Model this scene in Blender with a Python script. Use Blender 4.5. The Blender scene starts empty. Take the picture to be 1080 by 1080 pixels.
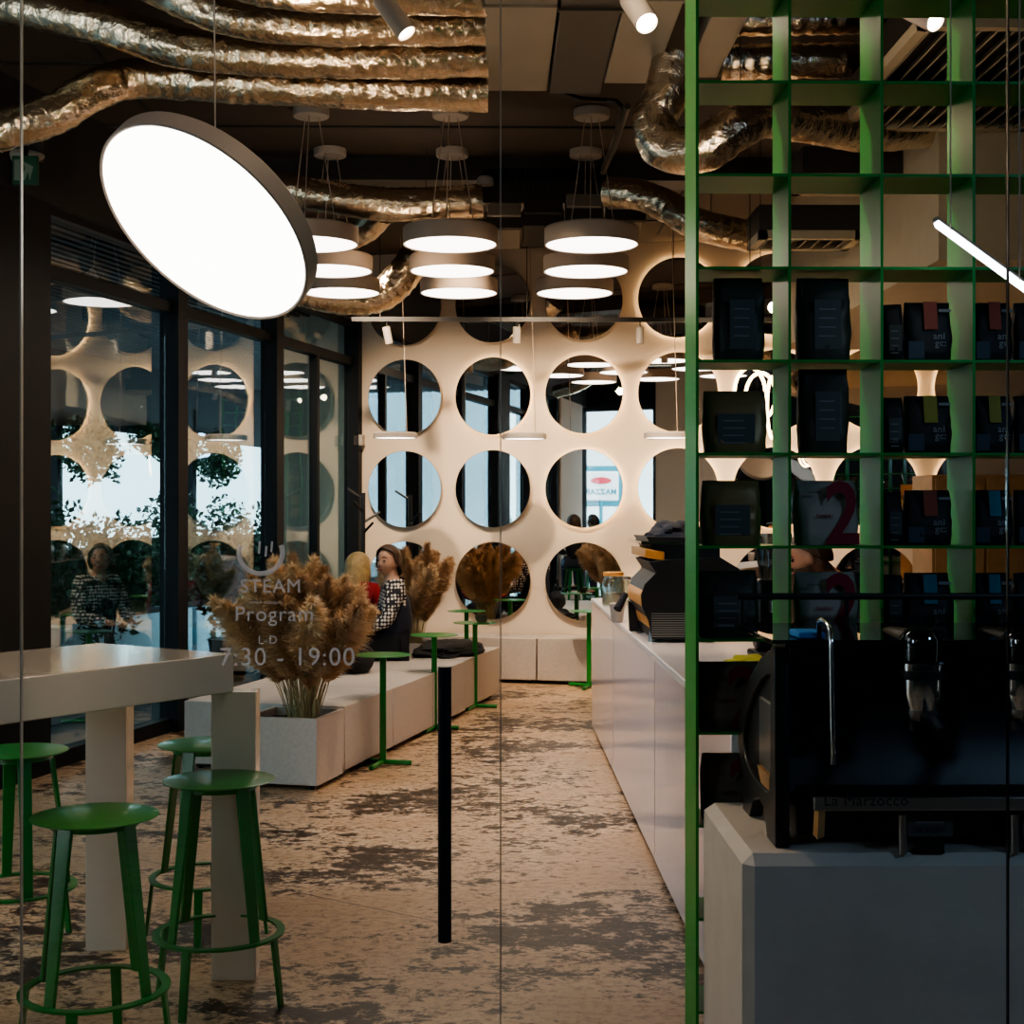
import bpy, bmesh, math, random
from mathutils import Vector, Matrix, noise
from math import sin, cos, pi, radians, atan2, sqrt
random.seed(7)
SC = bpy.context.scene
COL = SC.collection
PI = pi

# ------------------------------------------------------------------ frames
CA = math.atan(20/1500)
def W(px, py, Y):
    """survey point of the photograph at depth Y"""
    u = (px-540)/1500; v = (540-py)/1500
    dx = u*cos(CA)+sin(CA); dy = cos(CA)-u*sin(CA); s = Y/dy
    return Vector((dx*s, Y, 1.6+v*s))
TH = radians(14.5)
CX, CY = -1.41, 14.2
def R(a, b, z=0.0):
    return Vector((CX+a*cos(TH)+b*sin(TH), CY-a*sin(TH)+b*cos(TH), z))
HC = 4.15

# ------------------------------------------------------------------ materials
def new_mat(name):
    m = bpy.data.materials.new(name); m.use_nodes = True
    nt = m.node_tree; b = nt.nodes['Principled BSDF']
    return m, nt, b
def mat(name, col, rough=0.5, metal=0.0, var=0.12, nscale=8.0, bump=0.0, bscale=60.0, spec=0.5, emit=None, estr=0.0, coat=0.0):
    m, nt, b = new_mat(name)
    N = nt.nodes; L = nt.links
    b.inputs['Roughness'].default_value = rough
    b.inputs['Metallic'].default_value = metal
    b.inputs['Specular IOR Level'].default_value = spec
    if coat: b.inputs['Coat Weight'].default_value = coat; b.inputs['Coat Roughness'].default_value = .08
    tc = N.new('ShaderNodeTexCoord')
    nz = N.new('ShaderNodeTexNoise'); nz.inputs['Scale'].default_value = nscale; nz.inputs['Detail'].default_value = 5
    L.new(tc.outputs['Object'], nz.inputs['Vector'])
    mx = N.new('ShaderNodeMix'); mx.data_type = 'RGBA'
    mx.inputs[6].default_value = (*[c*(1-var) for c in col], 1)
    mx.inputs[7].default_value = (*[min(1, c*(1+var)) for c in col], 1)
    L.new(nz.outputs['Fac'], mx.inputs[0]); L.new(mx.outputs[2], b.inputs['Base Color'])
    if bump > 0:
        n2 = N.new('ShaderNodeTexNoise'); n2.inputs['Scale'].default_value = bscale; n2.inputs['Detail'].default_value = 4
        L.new(tc.outputs['Object'], n2.inputs['Vector'])
        bp = N.new('ShaderNodeBump'); bp.inputs['Strength'].default_value = bump; bp.inputs['Distance'].default_value = .01
        L.new(n2.outputs['Fac'], bp.inputs['Height']); L.new(bp.outputs['Normal'], b.inputs['Normal'])
    if emit:
        b.inputs['Emission Color'].default_value = (*emit, 1); b.inputs['Emission Strength'].default_value = estr
    return m
def emis(name, col, s):
    m = bpy.data.materials.new(name); m.use_nodes = True; nt = m.node_tree
    for n in list(nt.nodes): nt.nodes.remove(n)
    o = nt.nodes.new('ShaderNodeOutputMaterial'); e = nt.nodes.new('ShaderNodeEmission')
    e.inputs[0].default_value = (*col, 1); e.inputs[1].default_value = s
    nt.links.new(e.outputs[0], o.inputs[0]); return m
def sheet_glass(name, refl0, refl1, tint=(1, 1, 1), rough=0.0, bump=0.0):
    m = bpy.data.materials.new(name); m.use_nodes = True; nt = m.node_tree
    for n in list(nt.nodes): nt.nodes.remove(n)
    N = nt.nodes; L = nt.links
    o = N.new('ShaderNodeOutputMaterial'); mx = N.new('ShaderNodeMixShader')
    t = N.new('ShaderNodeBsdfTransparent'); t.inputs[0].default_value = (*tint, 1)
    g = N.new('ShaderNodeBsdfGlossy'); g.inputs['Roughness'].default_value = rough
    lw = N.new('ShaderNodeLayerWeight'); lw.inputs[0].default_value = .35
    mr = N.new('ShaderNodeMapRange'); mr.inputs[3].default_value = refl0; mr.inputs[4].default_value = refl1
    L.new(lw.outputs['Facing'], mr.inputs[0]); L.new(mr.outputs[0], mx.inputs[0])
    L.new(t.outputs[0], mx.inputs[1]); L.new(g.outputs[0], mx.inputs[2]); L.new(mx.outputs[0], o.inputs[0])
    if bump:
        tc = N.new('ShaderNodeTexCoord'); nz = N.new('ShaderNodeTexNoise'); nz.inputs['Scale'].default_value = 2.5
        bp = N.new('ShaderNodeBump'); bp.inputs['Strength'].default_value = bump; bp.inputs['Distance'].default_value = .02
        L.new(tc.outputs['Object'], nz.inputs['Vector']); L.new(nz.outputs['Fac'], bp.inputs['Height']); L.new(bp.outputs['Normal'], g.inputs['Normal'])
    return m

def floor_mat():
    m, nt, b = new_mat('worn_stone_floor'); N = nt.nodes; L = nt.links
    geo = N.new('ShaderNodeNewGeometry')
    mp = N.new('ShaderNodeMapping'); mp.inputs['Scale'].default_value = (.85, 1.15, 1); mp.inputs['Rotation'].default_value = (0, 0, .12)
    L.new(geo.outputs['Position'], mp.inputs['Vector'])
    def nz(scale, det, rough, dist=0):
        n = N.new('ShaderNodeTexNoise'); n.inputs['Scale'].default_value = scale; n.inputs['Detail'].default_value = det
        n.inputs['Roughness'].default_value = rough; n.inputs['Distortion'].default_value = dist
        L.new(mp.outputs[0], n.inputs['Vector']); return n
    def ramp(src, a, b_):
        r = N.new('ShaderNodeMapRange'); r.inputs[1].default_value = a; r.inputs[2].default_value = b_
        L.new(src, r.inputs[0]); return r.outputs[0]
    def mix(f, c1, c2):
        x = N.new('ShaderNodeMix'); x.data_type = 'RGBA'; L.new(f, x.inputs[0])
        for i, c in ((6, c1), (7, c2)):
            if isinstance(c, tuple): x.inputs[i].default_value = (*c, 1)
            else: L.new(c, x.inputs[i])
        return x.outputs[2]
    big = nz(1.1, 3, .5); mid = nz(7.5, 9, .74, .25); fine = nz(26, 6, .8, .4)
    base = mix(ramp(big.outputs['Fac'], .35, .65), (.56, .375, .235), (.74, .55, .38))
    base = mix(ramp(fine.outputs['Fac'], .46, .62), base, (.33, .20, .115))
    # dark worn patches: mid noise biased by large noise
    ad = N.new('ShaderNodeMath'); ad.operation = 'ADD'
    ml = N.new('ShaderNodeMath'); ml.operation = 'MULTIPLY'; ml.inputs[1].default_value = .75
    L.new(big.outputs['Fac'], ml.inputs[0]); L.new(ml.outputs[0], ad.inputs[0]); L.new(mid.outputs['Fac'], ad.inputs[1])
    ad2 = N.new('ShaderNodeMath'); ad2.operation = 'MULTIPLY_ADD'; ad2.inputs[1].default_value = .60
    L.new(fine.outputs['Fac'], ad2.inputs[0]); L.new(ad.outputs[0], ad2.inputs[2])
    dk = ramp(ad2.outputs[0], 1.18, 1.25)
    base = mix(dk, base, (.038, .019, .010))
    # slab joints
    sx = N.new('ShaderNodeSeparateXYZ'); rot = N.new('ShaderNodeMapping'); rot.inputs['Rotation'].default_value = (0, 0, .62)
    L.new(geo.outputs['Position'], rot.inputs['Vector']); L.new(rot.outputs[0], sx.inputs[0])
    fr = N.new('ShaderNodeMath'); fr.operation = 'PINGPONG'; fr.inputs[1].default_value = 1.1
    L.new(sx.outputs[1], fr.inputs[0])
    lt = N.new('ShaderNodeMath'); lt.operation = 'LESS_THAN'; lt.inputs[1].default_value = .004; L.new(fr.outputs[0], lt.inputs[0])
    base = mix(lt.outputs[0], base, (.12, .08, .05))
    L.new(base, b.inputs['Base Color'])
    rr = N.new('ShaderNodeMapRange'); rr.inputs[3].default_value = .18; rr.inputs[4].default_value = .46; b.inputs['Specular IOR Level'].default_value = .38
    L.new(mid.outputs['Fac'], rr.inputs[0]); L.new(rr.outputs[0], b.inputs['Roughness'])
    bp = N.new('ShaderNodeBump'); bp.inputs['Strength'].default_value = .35; bp.inputs['Distance'].default_value = .01
    L.new(ad2.outputs[0], bp.inputs['Height']); L.new(bp.outputs['Normal'], b.inputs['Normal'])
    return m

def foil_mat():
    m, nt, b = new_mat('crinkled_foil'); N = nt.nodes; L = nt.links
    b.inputs['Metallic'].default_value = 1; b.inputs['Roughness'].default_value = .24
    tc = N.new('ShaderNodeTexCoord')
    n1 = N.new('ShaderNodeTexNoise'); n1.inputs['Scale'].default_value = 19; n1.inputs['Detail'].default_value = 3; n1.inputs['Roughness'].default_value = .55; n1.inputs['Distortion'].default_value = 1.6
    v = N.new('ShaderNodeTexVoronoi'); v.inputs['Scale'].default_value = 24
    L.new(tc.outputs['Object'], n1.inputs['Vector']); L.new(tc.outputs['Object'], v.inputs['Vector'])
    ad = N.new('ShaderNodeMath'); ad.operation = 'MULTIPLY_ADD'; ad.inputs[1].default_value = .35
    L.new(v.outputs['Distance'], ad.inputs[0]); L.new(n1.outputs['Fac'], ad.inputs[2])
    bp = N.new('ShaderNodeBump'); bp.inputs['Strength'].default_value = .42; bp.inputs['Distance'].default_value = .016
    L.new(ad.outputs[0], bp.inputs['Height']); L.new(bp.outputs['Normal'], b.inputs['Normal'])
    mx = N.new('ShaderNodeMix'); mx.data_type = 'RGBA'; mx.inputs[6].default_value = (.55, .42, .28, 1); mx.inputs[7].default_value = (.93, .80, .64, 1)
    L.new(n1.outputs['Fac'], mx.inputs[0]); L.new(mx.outputs[2], b.inputs['Base Color'])
    return m

def wall_mat(name, c1, c2):
    m, nt, b = new_mat(name); N = nt.nodes; L = nt.links
    tc = N.new('ShaderNodeTexCoord'); n = N.new('ShaderNodeTexNoise'); n.inputs['Scale'].default_value = 1.3; n.inputs['Detail'].default_value = 8; n.inputs['Roughness'].default_value = .65
    L.new(tc.outputs['Object'], n.inputs['Vector'])
    mx = N.new('ShaderNodeMix'); mx.data_type = 'RGBA'; mx.inputs[6].default_value = (*c1, 1); mx.inputs[7].default_value = (*c2, 1)
    L.new(n.outputs['Fac'], mx.inputs[0]); L.new(mx.outputs[2], b.inputs['Base Color'])
    b.inputs['Roughness'].default_value = .75
    bp = N.new('ShaderNodeBump'); bp.inputs['Strength'].default_value = .12; n2 = N.new('ShaderNodeTexNoise'); n2.inputs['Scale'].default_value = 30; n2.inputs['Detail'].default_value = 6
    L.new(tc.outputs['Object'], n2.inputs['Vector']); L.new(n2.outputs['Fac'], bp.inputs['Height']); bp.inputs['Distance'].default_value = .01
    L.new(bp.outputs['Normal'], b.inputs['Normal'])
    return m

def dot_mat():
    m, nt, b = new_mat('dotted_cloth'); N = nt.nodes; L = nt.links
    tc = N.new('ShaderNodeTexCoord'); v = N.new('ShaderNodeTexVoronoi'); v.inputs['Scale'].default_value = 38; v.inputs['Randomness'].default_value = .25
    L.new(tc.outputs['Object'], v.inputs['Vector'])
    lt = N.new('ShaderNodeMath'); lt.operation = 'LESS_THAN'; lt.inputs[1].default_value = .42; L.new(v.outputs['Distance'], lt.inputs[0])
    mx = N.new('ShaderNodeMix'); mx.data_type = 'RGBA'; mx.inputs[6].default_value = (.02, .02, .03, 1); mx.inputs[7].default_value = (.75, .68, .6, 1)
    L.new(lt.outputs[0], mx.inputs[0]); L.new(mx.outputs[2], b.inputs['Base Color']); b.inputs['Roughness'].default_value = .8
    return m

M = dict(
    floor=floor_mat(), foil=foil_mat(),
    wall=wall_mat('cream_plaster', (.70, .56, .43), (.82, .68, .54)),
    whitewall=wall_mat('warm_white_plaster', (.62, .52, .43), (.70, .60, .50)),
    darkwall=wall_mat('dark_plaster', (.02, .02, .022), (.035, .033, .034)),
    ceil=wall_mat('dark_concrete', (.045, .033, .026), (.085, .062, .047)),
    frame=mat('black_aluminium', (.006, .008, .011), .55, 0, spec=.25),
    green=mat('green_enamel', (.005, .20, .024), .32, 0, .15, 5, coat=.2),
    greenshelf=mat('green_lacquered_steel', (.006, .30, .035), .38, 0, .15, 6, spec=.28),
    white=mat('white_laminate', (.74, .64, .54), .13, 0, .05, 4, coat=.5),
    bench=mat('speckled_bench_stone', (.56, .50, .46), .42, 0, .18, 45),
    bar=mat('pale_bar_panel', (.84, .78, .86), .18, 0, .06, 10, coat=.5),
    bartop=mat('pale_bar_top', (.84, .76, .72), .28, 0, .08, 20),
    ctr=mat('pale_concrete_counter', (.60, .55, .50), .5, 0, .16, 7, .15, 40),
    black=mat('black_plastic', (.010, .010, .012), .4, 0),
    blackmetal=mat('black_metal', (.012, .012, .015), .28, .6),
    gunmetal=mat('dark_grey_metal', (.05, .05, .055), .35, .7),
    grey=mat('grey_duct_sheet', (.26, .23, .19), .45, .35, .15, 4),
    darkgrey=mat('dark_duct_sheet', (.05, .043, .037), .5, .3, .2, 4),
    cream=mat('cream_painted_board', (.62, .52, .36), .6),
    lamp=mat('grey_lamp_shell', (.46, .36, .29), .5, 0, .06),
    lamprim=mat('white_lamp_shell', (.42, .37, .33), .5, 0, .06),
    glow=emis('lamp_diffuser', (1, .88, .80), 5.0),
    glowbig=emis('large_lamp_diffuser', (1, .95, .90), 6.0),
    led=emis('led_reflection_glow', (.92, .95, 1), 7.0),
    ring=emis('warm_led_ring', (1, .68, .36), 9.0),
    haloring=emis('warm_led_strip', (1, .66, .34), 26.0),
    spotglow=emis('spot_bulb', (1, .80, .62), 30.0),
    outled=emis('outdoor_linear_lamp', (.9, .97, 1), 5.0),
    chrome=mat('chrome', (.8, .8, .8), .12, 1, .03),
    copper=mat('brushed_copper', (.90, .42, .12), .32, .3, .12, 30),
    steel=mat('brushed_steel', (.45, .45, .45), .3, 1),
    mirror=None, 
    mrim=mat('mirror_rim', (.42, .33, .24), .4, .3),
    jar=sheet_glass('jar_glass', .12, .6, (.93, .95, .93)),
    tray=sheet_glass('smoked_tray_glass', .1, .6, (.25, .3, .32)),
    wood=mat('light_wood', (.42, .24, .10), .5, 0, .25, 12),
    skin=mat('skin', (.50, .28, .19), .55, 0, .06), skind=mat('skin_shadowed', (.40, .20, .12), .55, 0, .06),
    blonde=mat('blonde_hair', (.50, .34, .15), .5, 0, .55, 26), brown=mat('brown_hair', (.065, .035, .02), .5, 0, .3, 40),
    blackhair=mat('black_hair', (.012, .010, .009), .5, 0, .3, 40),
    navy=mat('navy_cloth', (.010, .014, .03), .8), red=mat('red_knit', (.30, .012, .02), .85, 0, .2, 30, .2), blackcloth=mat('black_cloth', (.008, .008, .010), .85, 0, .2, 20, .3, 30),
    mint=mat('mint_cloth', (.25, .62, .42), .8), dots=dot_mat(), lip=mat('lips', (.30, .09, .07), .5), eye=mat('eye_dark', (.015, .012, .01), .3), denim=mat('dark_denim', (.03, .04, .07), .85),
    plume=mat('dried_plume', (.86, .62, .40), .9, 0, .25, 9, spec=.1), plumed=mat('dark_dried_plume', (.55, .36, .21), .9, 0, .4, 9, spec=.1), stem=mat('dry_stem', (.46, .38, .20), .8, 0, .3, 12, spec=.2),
    soil=mat('dark_soil', (.02, .015, .012), .95, 0, .4, 30, .5),
    leaf=mat('dark_leaf', (.018, .07, .028), .5, 0, .5, 3), bark=mat('bark', (.05, .04, .03), .9),
    facade=mat('pale_facade', (.66, .74, .80), .8, 0, .12, 1.2), facglass=mat('facade_window', (.10, .16, .22), .15, .2),
    asphalt=mat('wet_asphalt', (.12, .14, .16), .5, 0, .2, 2), slat=mat('dark_slat', (.05, .06, .07), .5), patiofloor=mat('patio_deck', (.10, .11, .12), .6),
    paleblue=mat('pale_blue_planter', (.45, .62, .70), .6), signw=mat('sign_white', (.8, .82, .85), .5), signr=mat('sign_red', (.6, .05, .08), .5), signb=mat('sign_teal', (.02, .22, .30), .5),
    kraft=mat('gold_kraft_bag', (.30, .20, .09), .42, .3, .25, 6, .4, 14), olive=mat('dark_olive_bag', (.040, .042, .030), .5, .1, .2, 6, .4, 14),
    bagblack=mat('matt_black_bag', (.008, .009, .012), .6, 0, .2, 6, .4, 14), bagwhite=mat('white_bag', (.40, .35, .31), .55, 0, .1, 6, .3, 14), bagtan=mat('tan_bag', (.26, .20, .16), .55, 0, .1, 6, .3, 14),
    bagred=mat('bag_red_print', (.26, .006, .03), .6), inkgrey=mat('bag_grey_print', (.22, .23, .25), .6), inkdark=mat('dark_print', (.03, .03, .035), .6), lab=mat('bag_label', (.075, .085, .085), .6), lablue=mat('dusky_blue_label', (.035, .055, .085), .6),
    tago=mat('orange_tag', (.30, .05, .02), .6), tagy=mat('yellow_tag', (.28, .26, .02), .6), tagb=mat('blue_tag', (.03, .19, .27), .6),
    decal=None, exitg=mat('exit_sign_green', (.02, .10, .05), .5), exitw=mat('exit_sign_pale', (.25, .30, .22), .5),
    edge=mat('glass_edge', (.42, .38, .30), .35, .3), edged=mat('dark_glass_seam', (.10, .09, .07), .4, .1),
    brick=mat('outdoor_brick', (.20, .10, .08), .8, 0, .3, 9), blue=mat('blue_cloth', (.02, .22, .60), .7), yellow=mat('yellow_cloth', (.55, .50, .05), .7),
)
_m, _nt, _b = new_mat('mirror_silver'); _b.inputs['Base Color'].default_value = (.86, .86, .86, 1); _b.inputs['Metallic'].default_value = 1; _b.inputs['Roughness'].default_value = 0.0
_n = _nt.nodes.new('ShaderNodeTexNoise'); _n.inputs['Scale'].default_value = 3
_r = _nt.nodes.new('ShaderNodeMapRange'); _r.inputs[3].default_value = .004; _r.inputs[4].default_value = .02
_nt.links.new(_n.outputs['Fac'], _r.inputs[0]); _nt.links.new(_r.outputs[0], _b.inputs['Roughness']); M['mirror'] = _m
M['frontglass'] = sheet_glass('front_glass', .015, .25, (.97, .98, .97))
M['winglass'] = sheet_glass('window_glass', .16, .52, (.78, .92, .96), .0, .03)
def decal():
    m, nt, b = new_mat('frosted_decal'); b.inputs['Base Color'].default_value = (.75, .68, .62, 1); b.inputs['Roughness'].default_value = .7
    b.inputs['Alpha'].default_value = .42; b.inputs['Emission Color'].default_value = (.8, .72, .66, 1); b.inputs['Emission Strength'].default_value = .10
    n = nt.nodes.new('ShaderNodeTexNoise'); n.inputs['Scale'].default_value = 40
    r = nt.nodes.new('ShaderNodeMapRange'); r.inputs[3].default_value = .28; r.inputs[4].default_value = .6
    nt.links.new(n.outputs['Fac'], r.inputs[0]); nt.links.new(r.outputs[0], b.inputs['Alpha']); return m
M['decal'] = decal()
# translucent plume look
for k in ('plume', 'plumed'):
    M[k].node_tree.nodes['Principled BSDF'].inputs['Transmission Weight'].default_value = 0.0

# ------------------------------------------------------------------ mesh building
class MB:
    def __init__(s): s.v = []; s.f = []
    def add(s, vs, fs, mtx=None):
        o = len(s.v)
        for p in vs: s.v.append((mtx @ Vector(p)) if mtx else Vector(p))
        for f in fs: s.f.append([i+o for i in f])
        return s
    def box(s, c, d, rz=0.0, rx=0.0, ry=0.0):
        x, y, z = [k/2 for k in d]
        vs = [(-x,-y,-z),(x,-y,-z),(x,y,-z),(-x,y,-z),(-x,-y,z),(x,-y,z),(x,y,z),(-x,y,z)]
        fs = [(0,3,2,1),(4,5,6,7),(0,1,5,4),(1,2,6,5),(2,3,7,6),(3,0,4,7)]
        m = Matrix.Translation(Vector(c)) @ Matrix.Rotation(rz, 4, 'Z') @ Matrix.Rotation(ry, 4, 'Y') @ Matrix.Rotation(rx, 4, 'X')
        return s.add(vs, fs, m)
    def bx(s, x0, x1, y0, y1, z0, z1): return s.box(((x0+x1)/2, (y0+y1)/2, (z0+z1)/2), (abs(x1-x0), abs(y1-y0), abs(z1-z0)))
    def lathe(s, prof, seg=32, mtx=None, cap=True):
        vs = []; fs = []; n = len(prof)
        for r, z in prof:
            for k in range(seg): a = 2*PI*k/seg; vs.append((r*cos(a), r*sin(a), z))
        for i in range(n-1):
            for k in range(seg):
                k2 = (k+1) % seg; fs.append((i*seg+k, i*seg+k2, (i+1)*seg+k2, (i+1)*seg+k))
        if cap:
            if prof[0][0] > 1e-5: fs.append(tuple(range(seg))[::-1])
            if prof[-1][0] > 1e-5: fs.append(tuple((n-1)*seg+k for k in range(seg)))
        return s.add(vs, fs, mtx)
    def cyl(s, p0, p1, r0, r1=None, seg=16):
        p0 = Vector(p0); p1 = Vector(p1); d = p1-p0; r1 = r0 if r1 is None else r1
        q = d.to_track_quat('Z', 'Y').to_matrix().to_4x4()
        return s.lathe([(r0, 0), (r1, d.length)], seg, Matrix.Translation(p0) @ q)
    def tube(s, pts, r, seg=12, closed=False, wob=None):
        pts = [Vector(p) for p in pts]; n = len(pts)
        tan = []
        for i in range(n):
            a = pts[(i-1) % n] if (closed or i > 0) else pts[0]; b = pts[(i+1) % n] if (closed or i < n-1) else pts[-1]
            tan.append((b-a).normalized())
        up = Vector((0, 0, 1)) if abs(tan[0].z) < .9 else Vector((1, 0, 0))
        nrm = (up - tan[0]*up.dot(tan[0])).normalized(); vs = []; fs = []
        for i in range(n):
            nrm = (nrm - tan[i]*nrm.dot(tan[i])).normalized(); bn = tan[i].cross(nrm)
            ri = r[i] if isinstance(r, (list, tuple)) else r
            for k in range(seg):
                a = 2*PI*k/seg; rr = ri*(wob(i, k, a, pts[i]) if wob else 1)
                vs.append(pts[i]+(nrm*cos(a)+bn*sin(a))*rr)
        for i in range(n if closed else n-1):
            j = (i+1) % n
            for k in range(seg): k2 = (k+1) % seg; fs.append((i*seg+k, i*seg+k2, j*seg+k2, j*seg+k))
        if not closed: fs.append(tuple(range(seg))[::-1]); fs.append(tuple((n-1)*seg+k for k in range(seg)))
        return s.add(vs, fs)
    def prism(s, poly, axis, t0, t1):
        """poly: 2D list; axis 'x': poly=(y,z); 'y': poly=(x,z); 'z': poly=(x,y)"""
        def p3(p, t): return {'x': (t, p[0], p[1]), 'y': (p[0], t, p[1]), 'z': (p[0], p[1], t)}[axis]
        n = len(poly); vs = [p3(p, t0) for p in poly]+[p3(p, t1) for p in poly]
        fs = [tuple(range(n)), tuple(range(2*n-1, n-1, -1))]+[(i, (i+1) % n, n+(i+1) % n, n+i) for i in range(n)]
        return s.add(vs, fs)
    def ring_plate(s, outer, inner, axis, t0, t1):
        """plate with one hole, outer/inner same count"""
        def p3(p, t): return {'x': (t, p[0], p[1]), 'y': (p[0], t, p[1]), 'z': (p[0], p[1], t)}[axis]
        n = len(outer)
        vs = [p3(p, t0) for p in outer]+[p3(p, t0) for p in inner]+[p3(p, t1) for p in outer]+[p3(p, t1) for p in inner]
        fs = []
        for i in range(n):
            j = (i+1) % n
            fs += [(i, j, n+j, n+i), (2*n+i, 3*n+i, 3*n+j, 2*n+j), (i, 2*n+i, 2*n+j, j), (n+i, n+j, 3*n+j, 3*n+i)]
        return s.add(vs, fs)
    def ball(s, c, r, seg=16, rings=10, sc=(1, 1, 1)):
        prof = [(max(1e-6, r*sin(PI*i/rings)), -r*cos(PI*i/rings)) for i in range(rings+1)]
        return s.lathe(prof, seg, Matrix.Translation(Vector(c)) @ Matrix.Diagonal((*sc, 1)), cap=False)
    def mesh(s, name, m, smooth=True):
        me = bpy.data.meshes.new(name); me.from_pydata([tuple(p) for p in s.v], [], s.f)
        bm = bmesh.new(); bm.from_mesh(me); bmesh.ops.remove_doubles(bm, verts=bm.verts, dist=1e-5)
        bmesh.ops.recalc_face_normals(bm, faces=bm.faces); bm.to_mesh(me); bm.free()
        if m: me.materials.append(m)
        if smooth:
            me.shade_smooth(); me.set_sharp_from_angle(angle=radians(38))
        return me
    def build(s, name, m, parent=None, bevel=0.0, smooth=True):
        o = bpy.data.objects.new(name, s.mesh(name, m, smooth)); COL.objects.link(o)
        if parent: o.parent = parent
        if bevel:
            b = o.modifiers.new('bevel', 'BEVEL'); b.width = bevel; b.segments = 2; b.limit_method = 'ANGLE'; b.angle_limit = radians(40)
        return o

def thing(name, label, cat, loc=(0, 0, 0), rz=0.0, group=None):
    o = bpy.data.objects.new(name, None); COL.objects.link(o); o.location = loc; o.rotation_euler = (0, 0, rz)
    o.empty_display_size = .1
    o['label'] = label; o['category'] = cat
    if group: o['group'] = group
    return o
def tag(o, label, cat, group=None, kind=None):
    o['label'] = label; o['category'] = cat
    if group: o['group'] = group
    if kind: o['kind'] = kind
    return o
def struct(o, label=None, cat=None):
    o['kind'] = 'structure'
    if label: o['label'] = label
    if cat: o['category'] = cat
    return o
def dup(root, loc=None, rz=None, label=None, group=None):
    r = root.copy(); COL.objects.link(r)
    if loc is not None: r.location = loc
    if rz is not None: r.rotation_euler = (0, 0, rz)
    if label: r['label'] = label
    if group: r['group'] = group
    for ch in list(root.children):
        c = ch.copy(); COL.objects.link(c); c.parent = r
        for g in list(ch.children):
            d = g.copy(); COL.objects.link(d); d.parent = c
    return r
def text_part(name, s, size, m, parent, loc, rot=(PI/2, 0, 0), ext=.0006, align='LEFT', sx=1.0, bold=0.0):
    cu = bpy.data.curves.new(name, 'FONT'); cu.body = s; cu.size = size; cu.extrude = ext; cu.align_x = align; cu.resolution_u = 3; cu.offset = bold
    cu.space_character = 1.08
    t = bpy.data.objects.new('tmp', cu); COL.objects.link(t); bpy.context.view_layer.update()
    dg = bpy.context.evaluated_depsgraph_get(); me = bpy.data.meshes.new_from_object(t.evaluated_get(dg))
    bpy.data.objects.remove(t); me.materials.clear(); me.materials.append(m)
    o = bpy.data.objects.new(name, me); COL.objects.link(o); o.parent = parent; o.location = loc; o.rotation_euler = rot; o.scale = (sx, 1, 1)
    return o
def catmull(pts, step=.02):
    pts = [Vector(p) for p in pts]; P = [pts[0]*2-pts[1]]+pts+[pts[-1]*2-pts[-2]]; out = []
    for i in range(1, len(P)-2):
        n = max(2, int((P[i+1]-P[i]).length/step))
        for k in range(n):
            t = k/n; a, b, c, d = P[i-1:i+3]
            out.append(.5*((2*b)+(-a+c)*t+(2*a-5*b+4*c-d)*t*t+(-a+3*b-3*c+d)*t**3))
    out.append(P[-2]); return out

# ------------------------------------------------------------------ camera
cam = bpy.data.cameras.new('camera'); cam.lens = 50.0; cam.sensor_width = 36; cam.clip_start = .05; cam.clip_end = 200
co = bpy.data.objects.new('camera', cam); COL.objects.link(co); co.location = (0, 0, 1.6); co.rotation_euler = (PI/2, 0, -CA); SC.camera = co

# ------------------------------------------------------------------ shell
def slab(name, pts, z0, z1, m):
    return struct(MB().prism([(p[0], p[1]) for p in pts], 'z', z0, z1).build(name, m, smooth=False))
slab('floor', [(5.2, -4), (5.2, 15.5), (-1.6, 14.6), (-4.55, 2.35), (-3.0, 2.33), (-3.0, -4)], -.1, 0, M['floor'])
slab('ceiling', [(5.2, -4), (5.2, 15.5), (-1.6, 14.7), (-4.55, 2.35), (-3.0, 2.33), (-3.0, -4)], HC, HC+.1, M['ceil'])
# floor edges: side strip under the window wall belongs to the patio (built below)
o = MB().box((3.3, .06, HC/2), (8.2, .12, HC)).build('wall_back', M['wall'], smooth=False)
o.location = (CX, CY, 0); o.rotation_euler = (0, 0, -TH); struct(o)
struct(MB().bx(4.25, 4.4, 2.5, 14, 0, HC).build('wall_right', M['darkwall'], smooth=False))
struct(MB().bx(-3.0, -1.75, 2.3, 2.42, 0, HC).build('wall_front_left', M['whitewall'], smooth=False))
struct(MB().bx(2.55, 4.4, 2.34, 2.46, 0, HC).build('wall_front_right', M['darkwall'], smooth=False))
struct(MB().bx(-3.0, 4.5, -3.6, -3.5, 0, HC).build('wall_skyblock_back', M['darkwall'], smooth=False))  # unseen dark walls added round the camera to keep skylight off the front
struct(MB().bx(4.4, 4.5, -3.5, 2.34, 0, HC).build('wall_skyblock_right', M['darkwall'], smooth=False))
struct(MB().bx(-3.0, -2.9, -3.5, 2.3, 0, HC).build('wall_skyblock_left', M['darkwall'], smooth=False))
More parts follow.
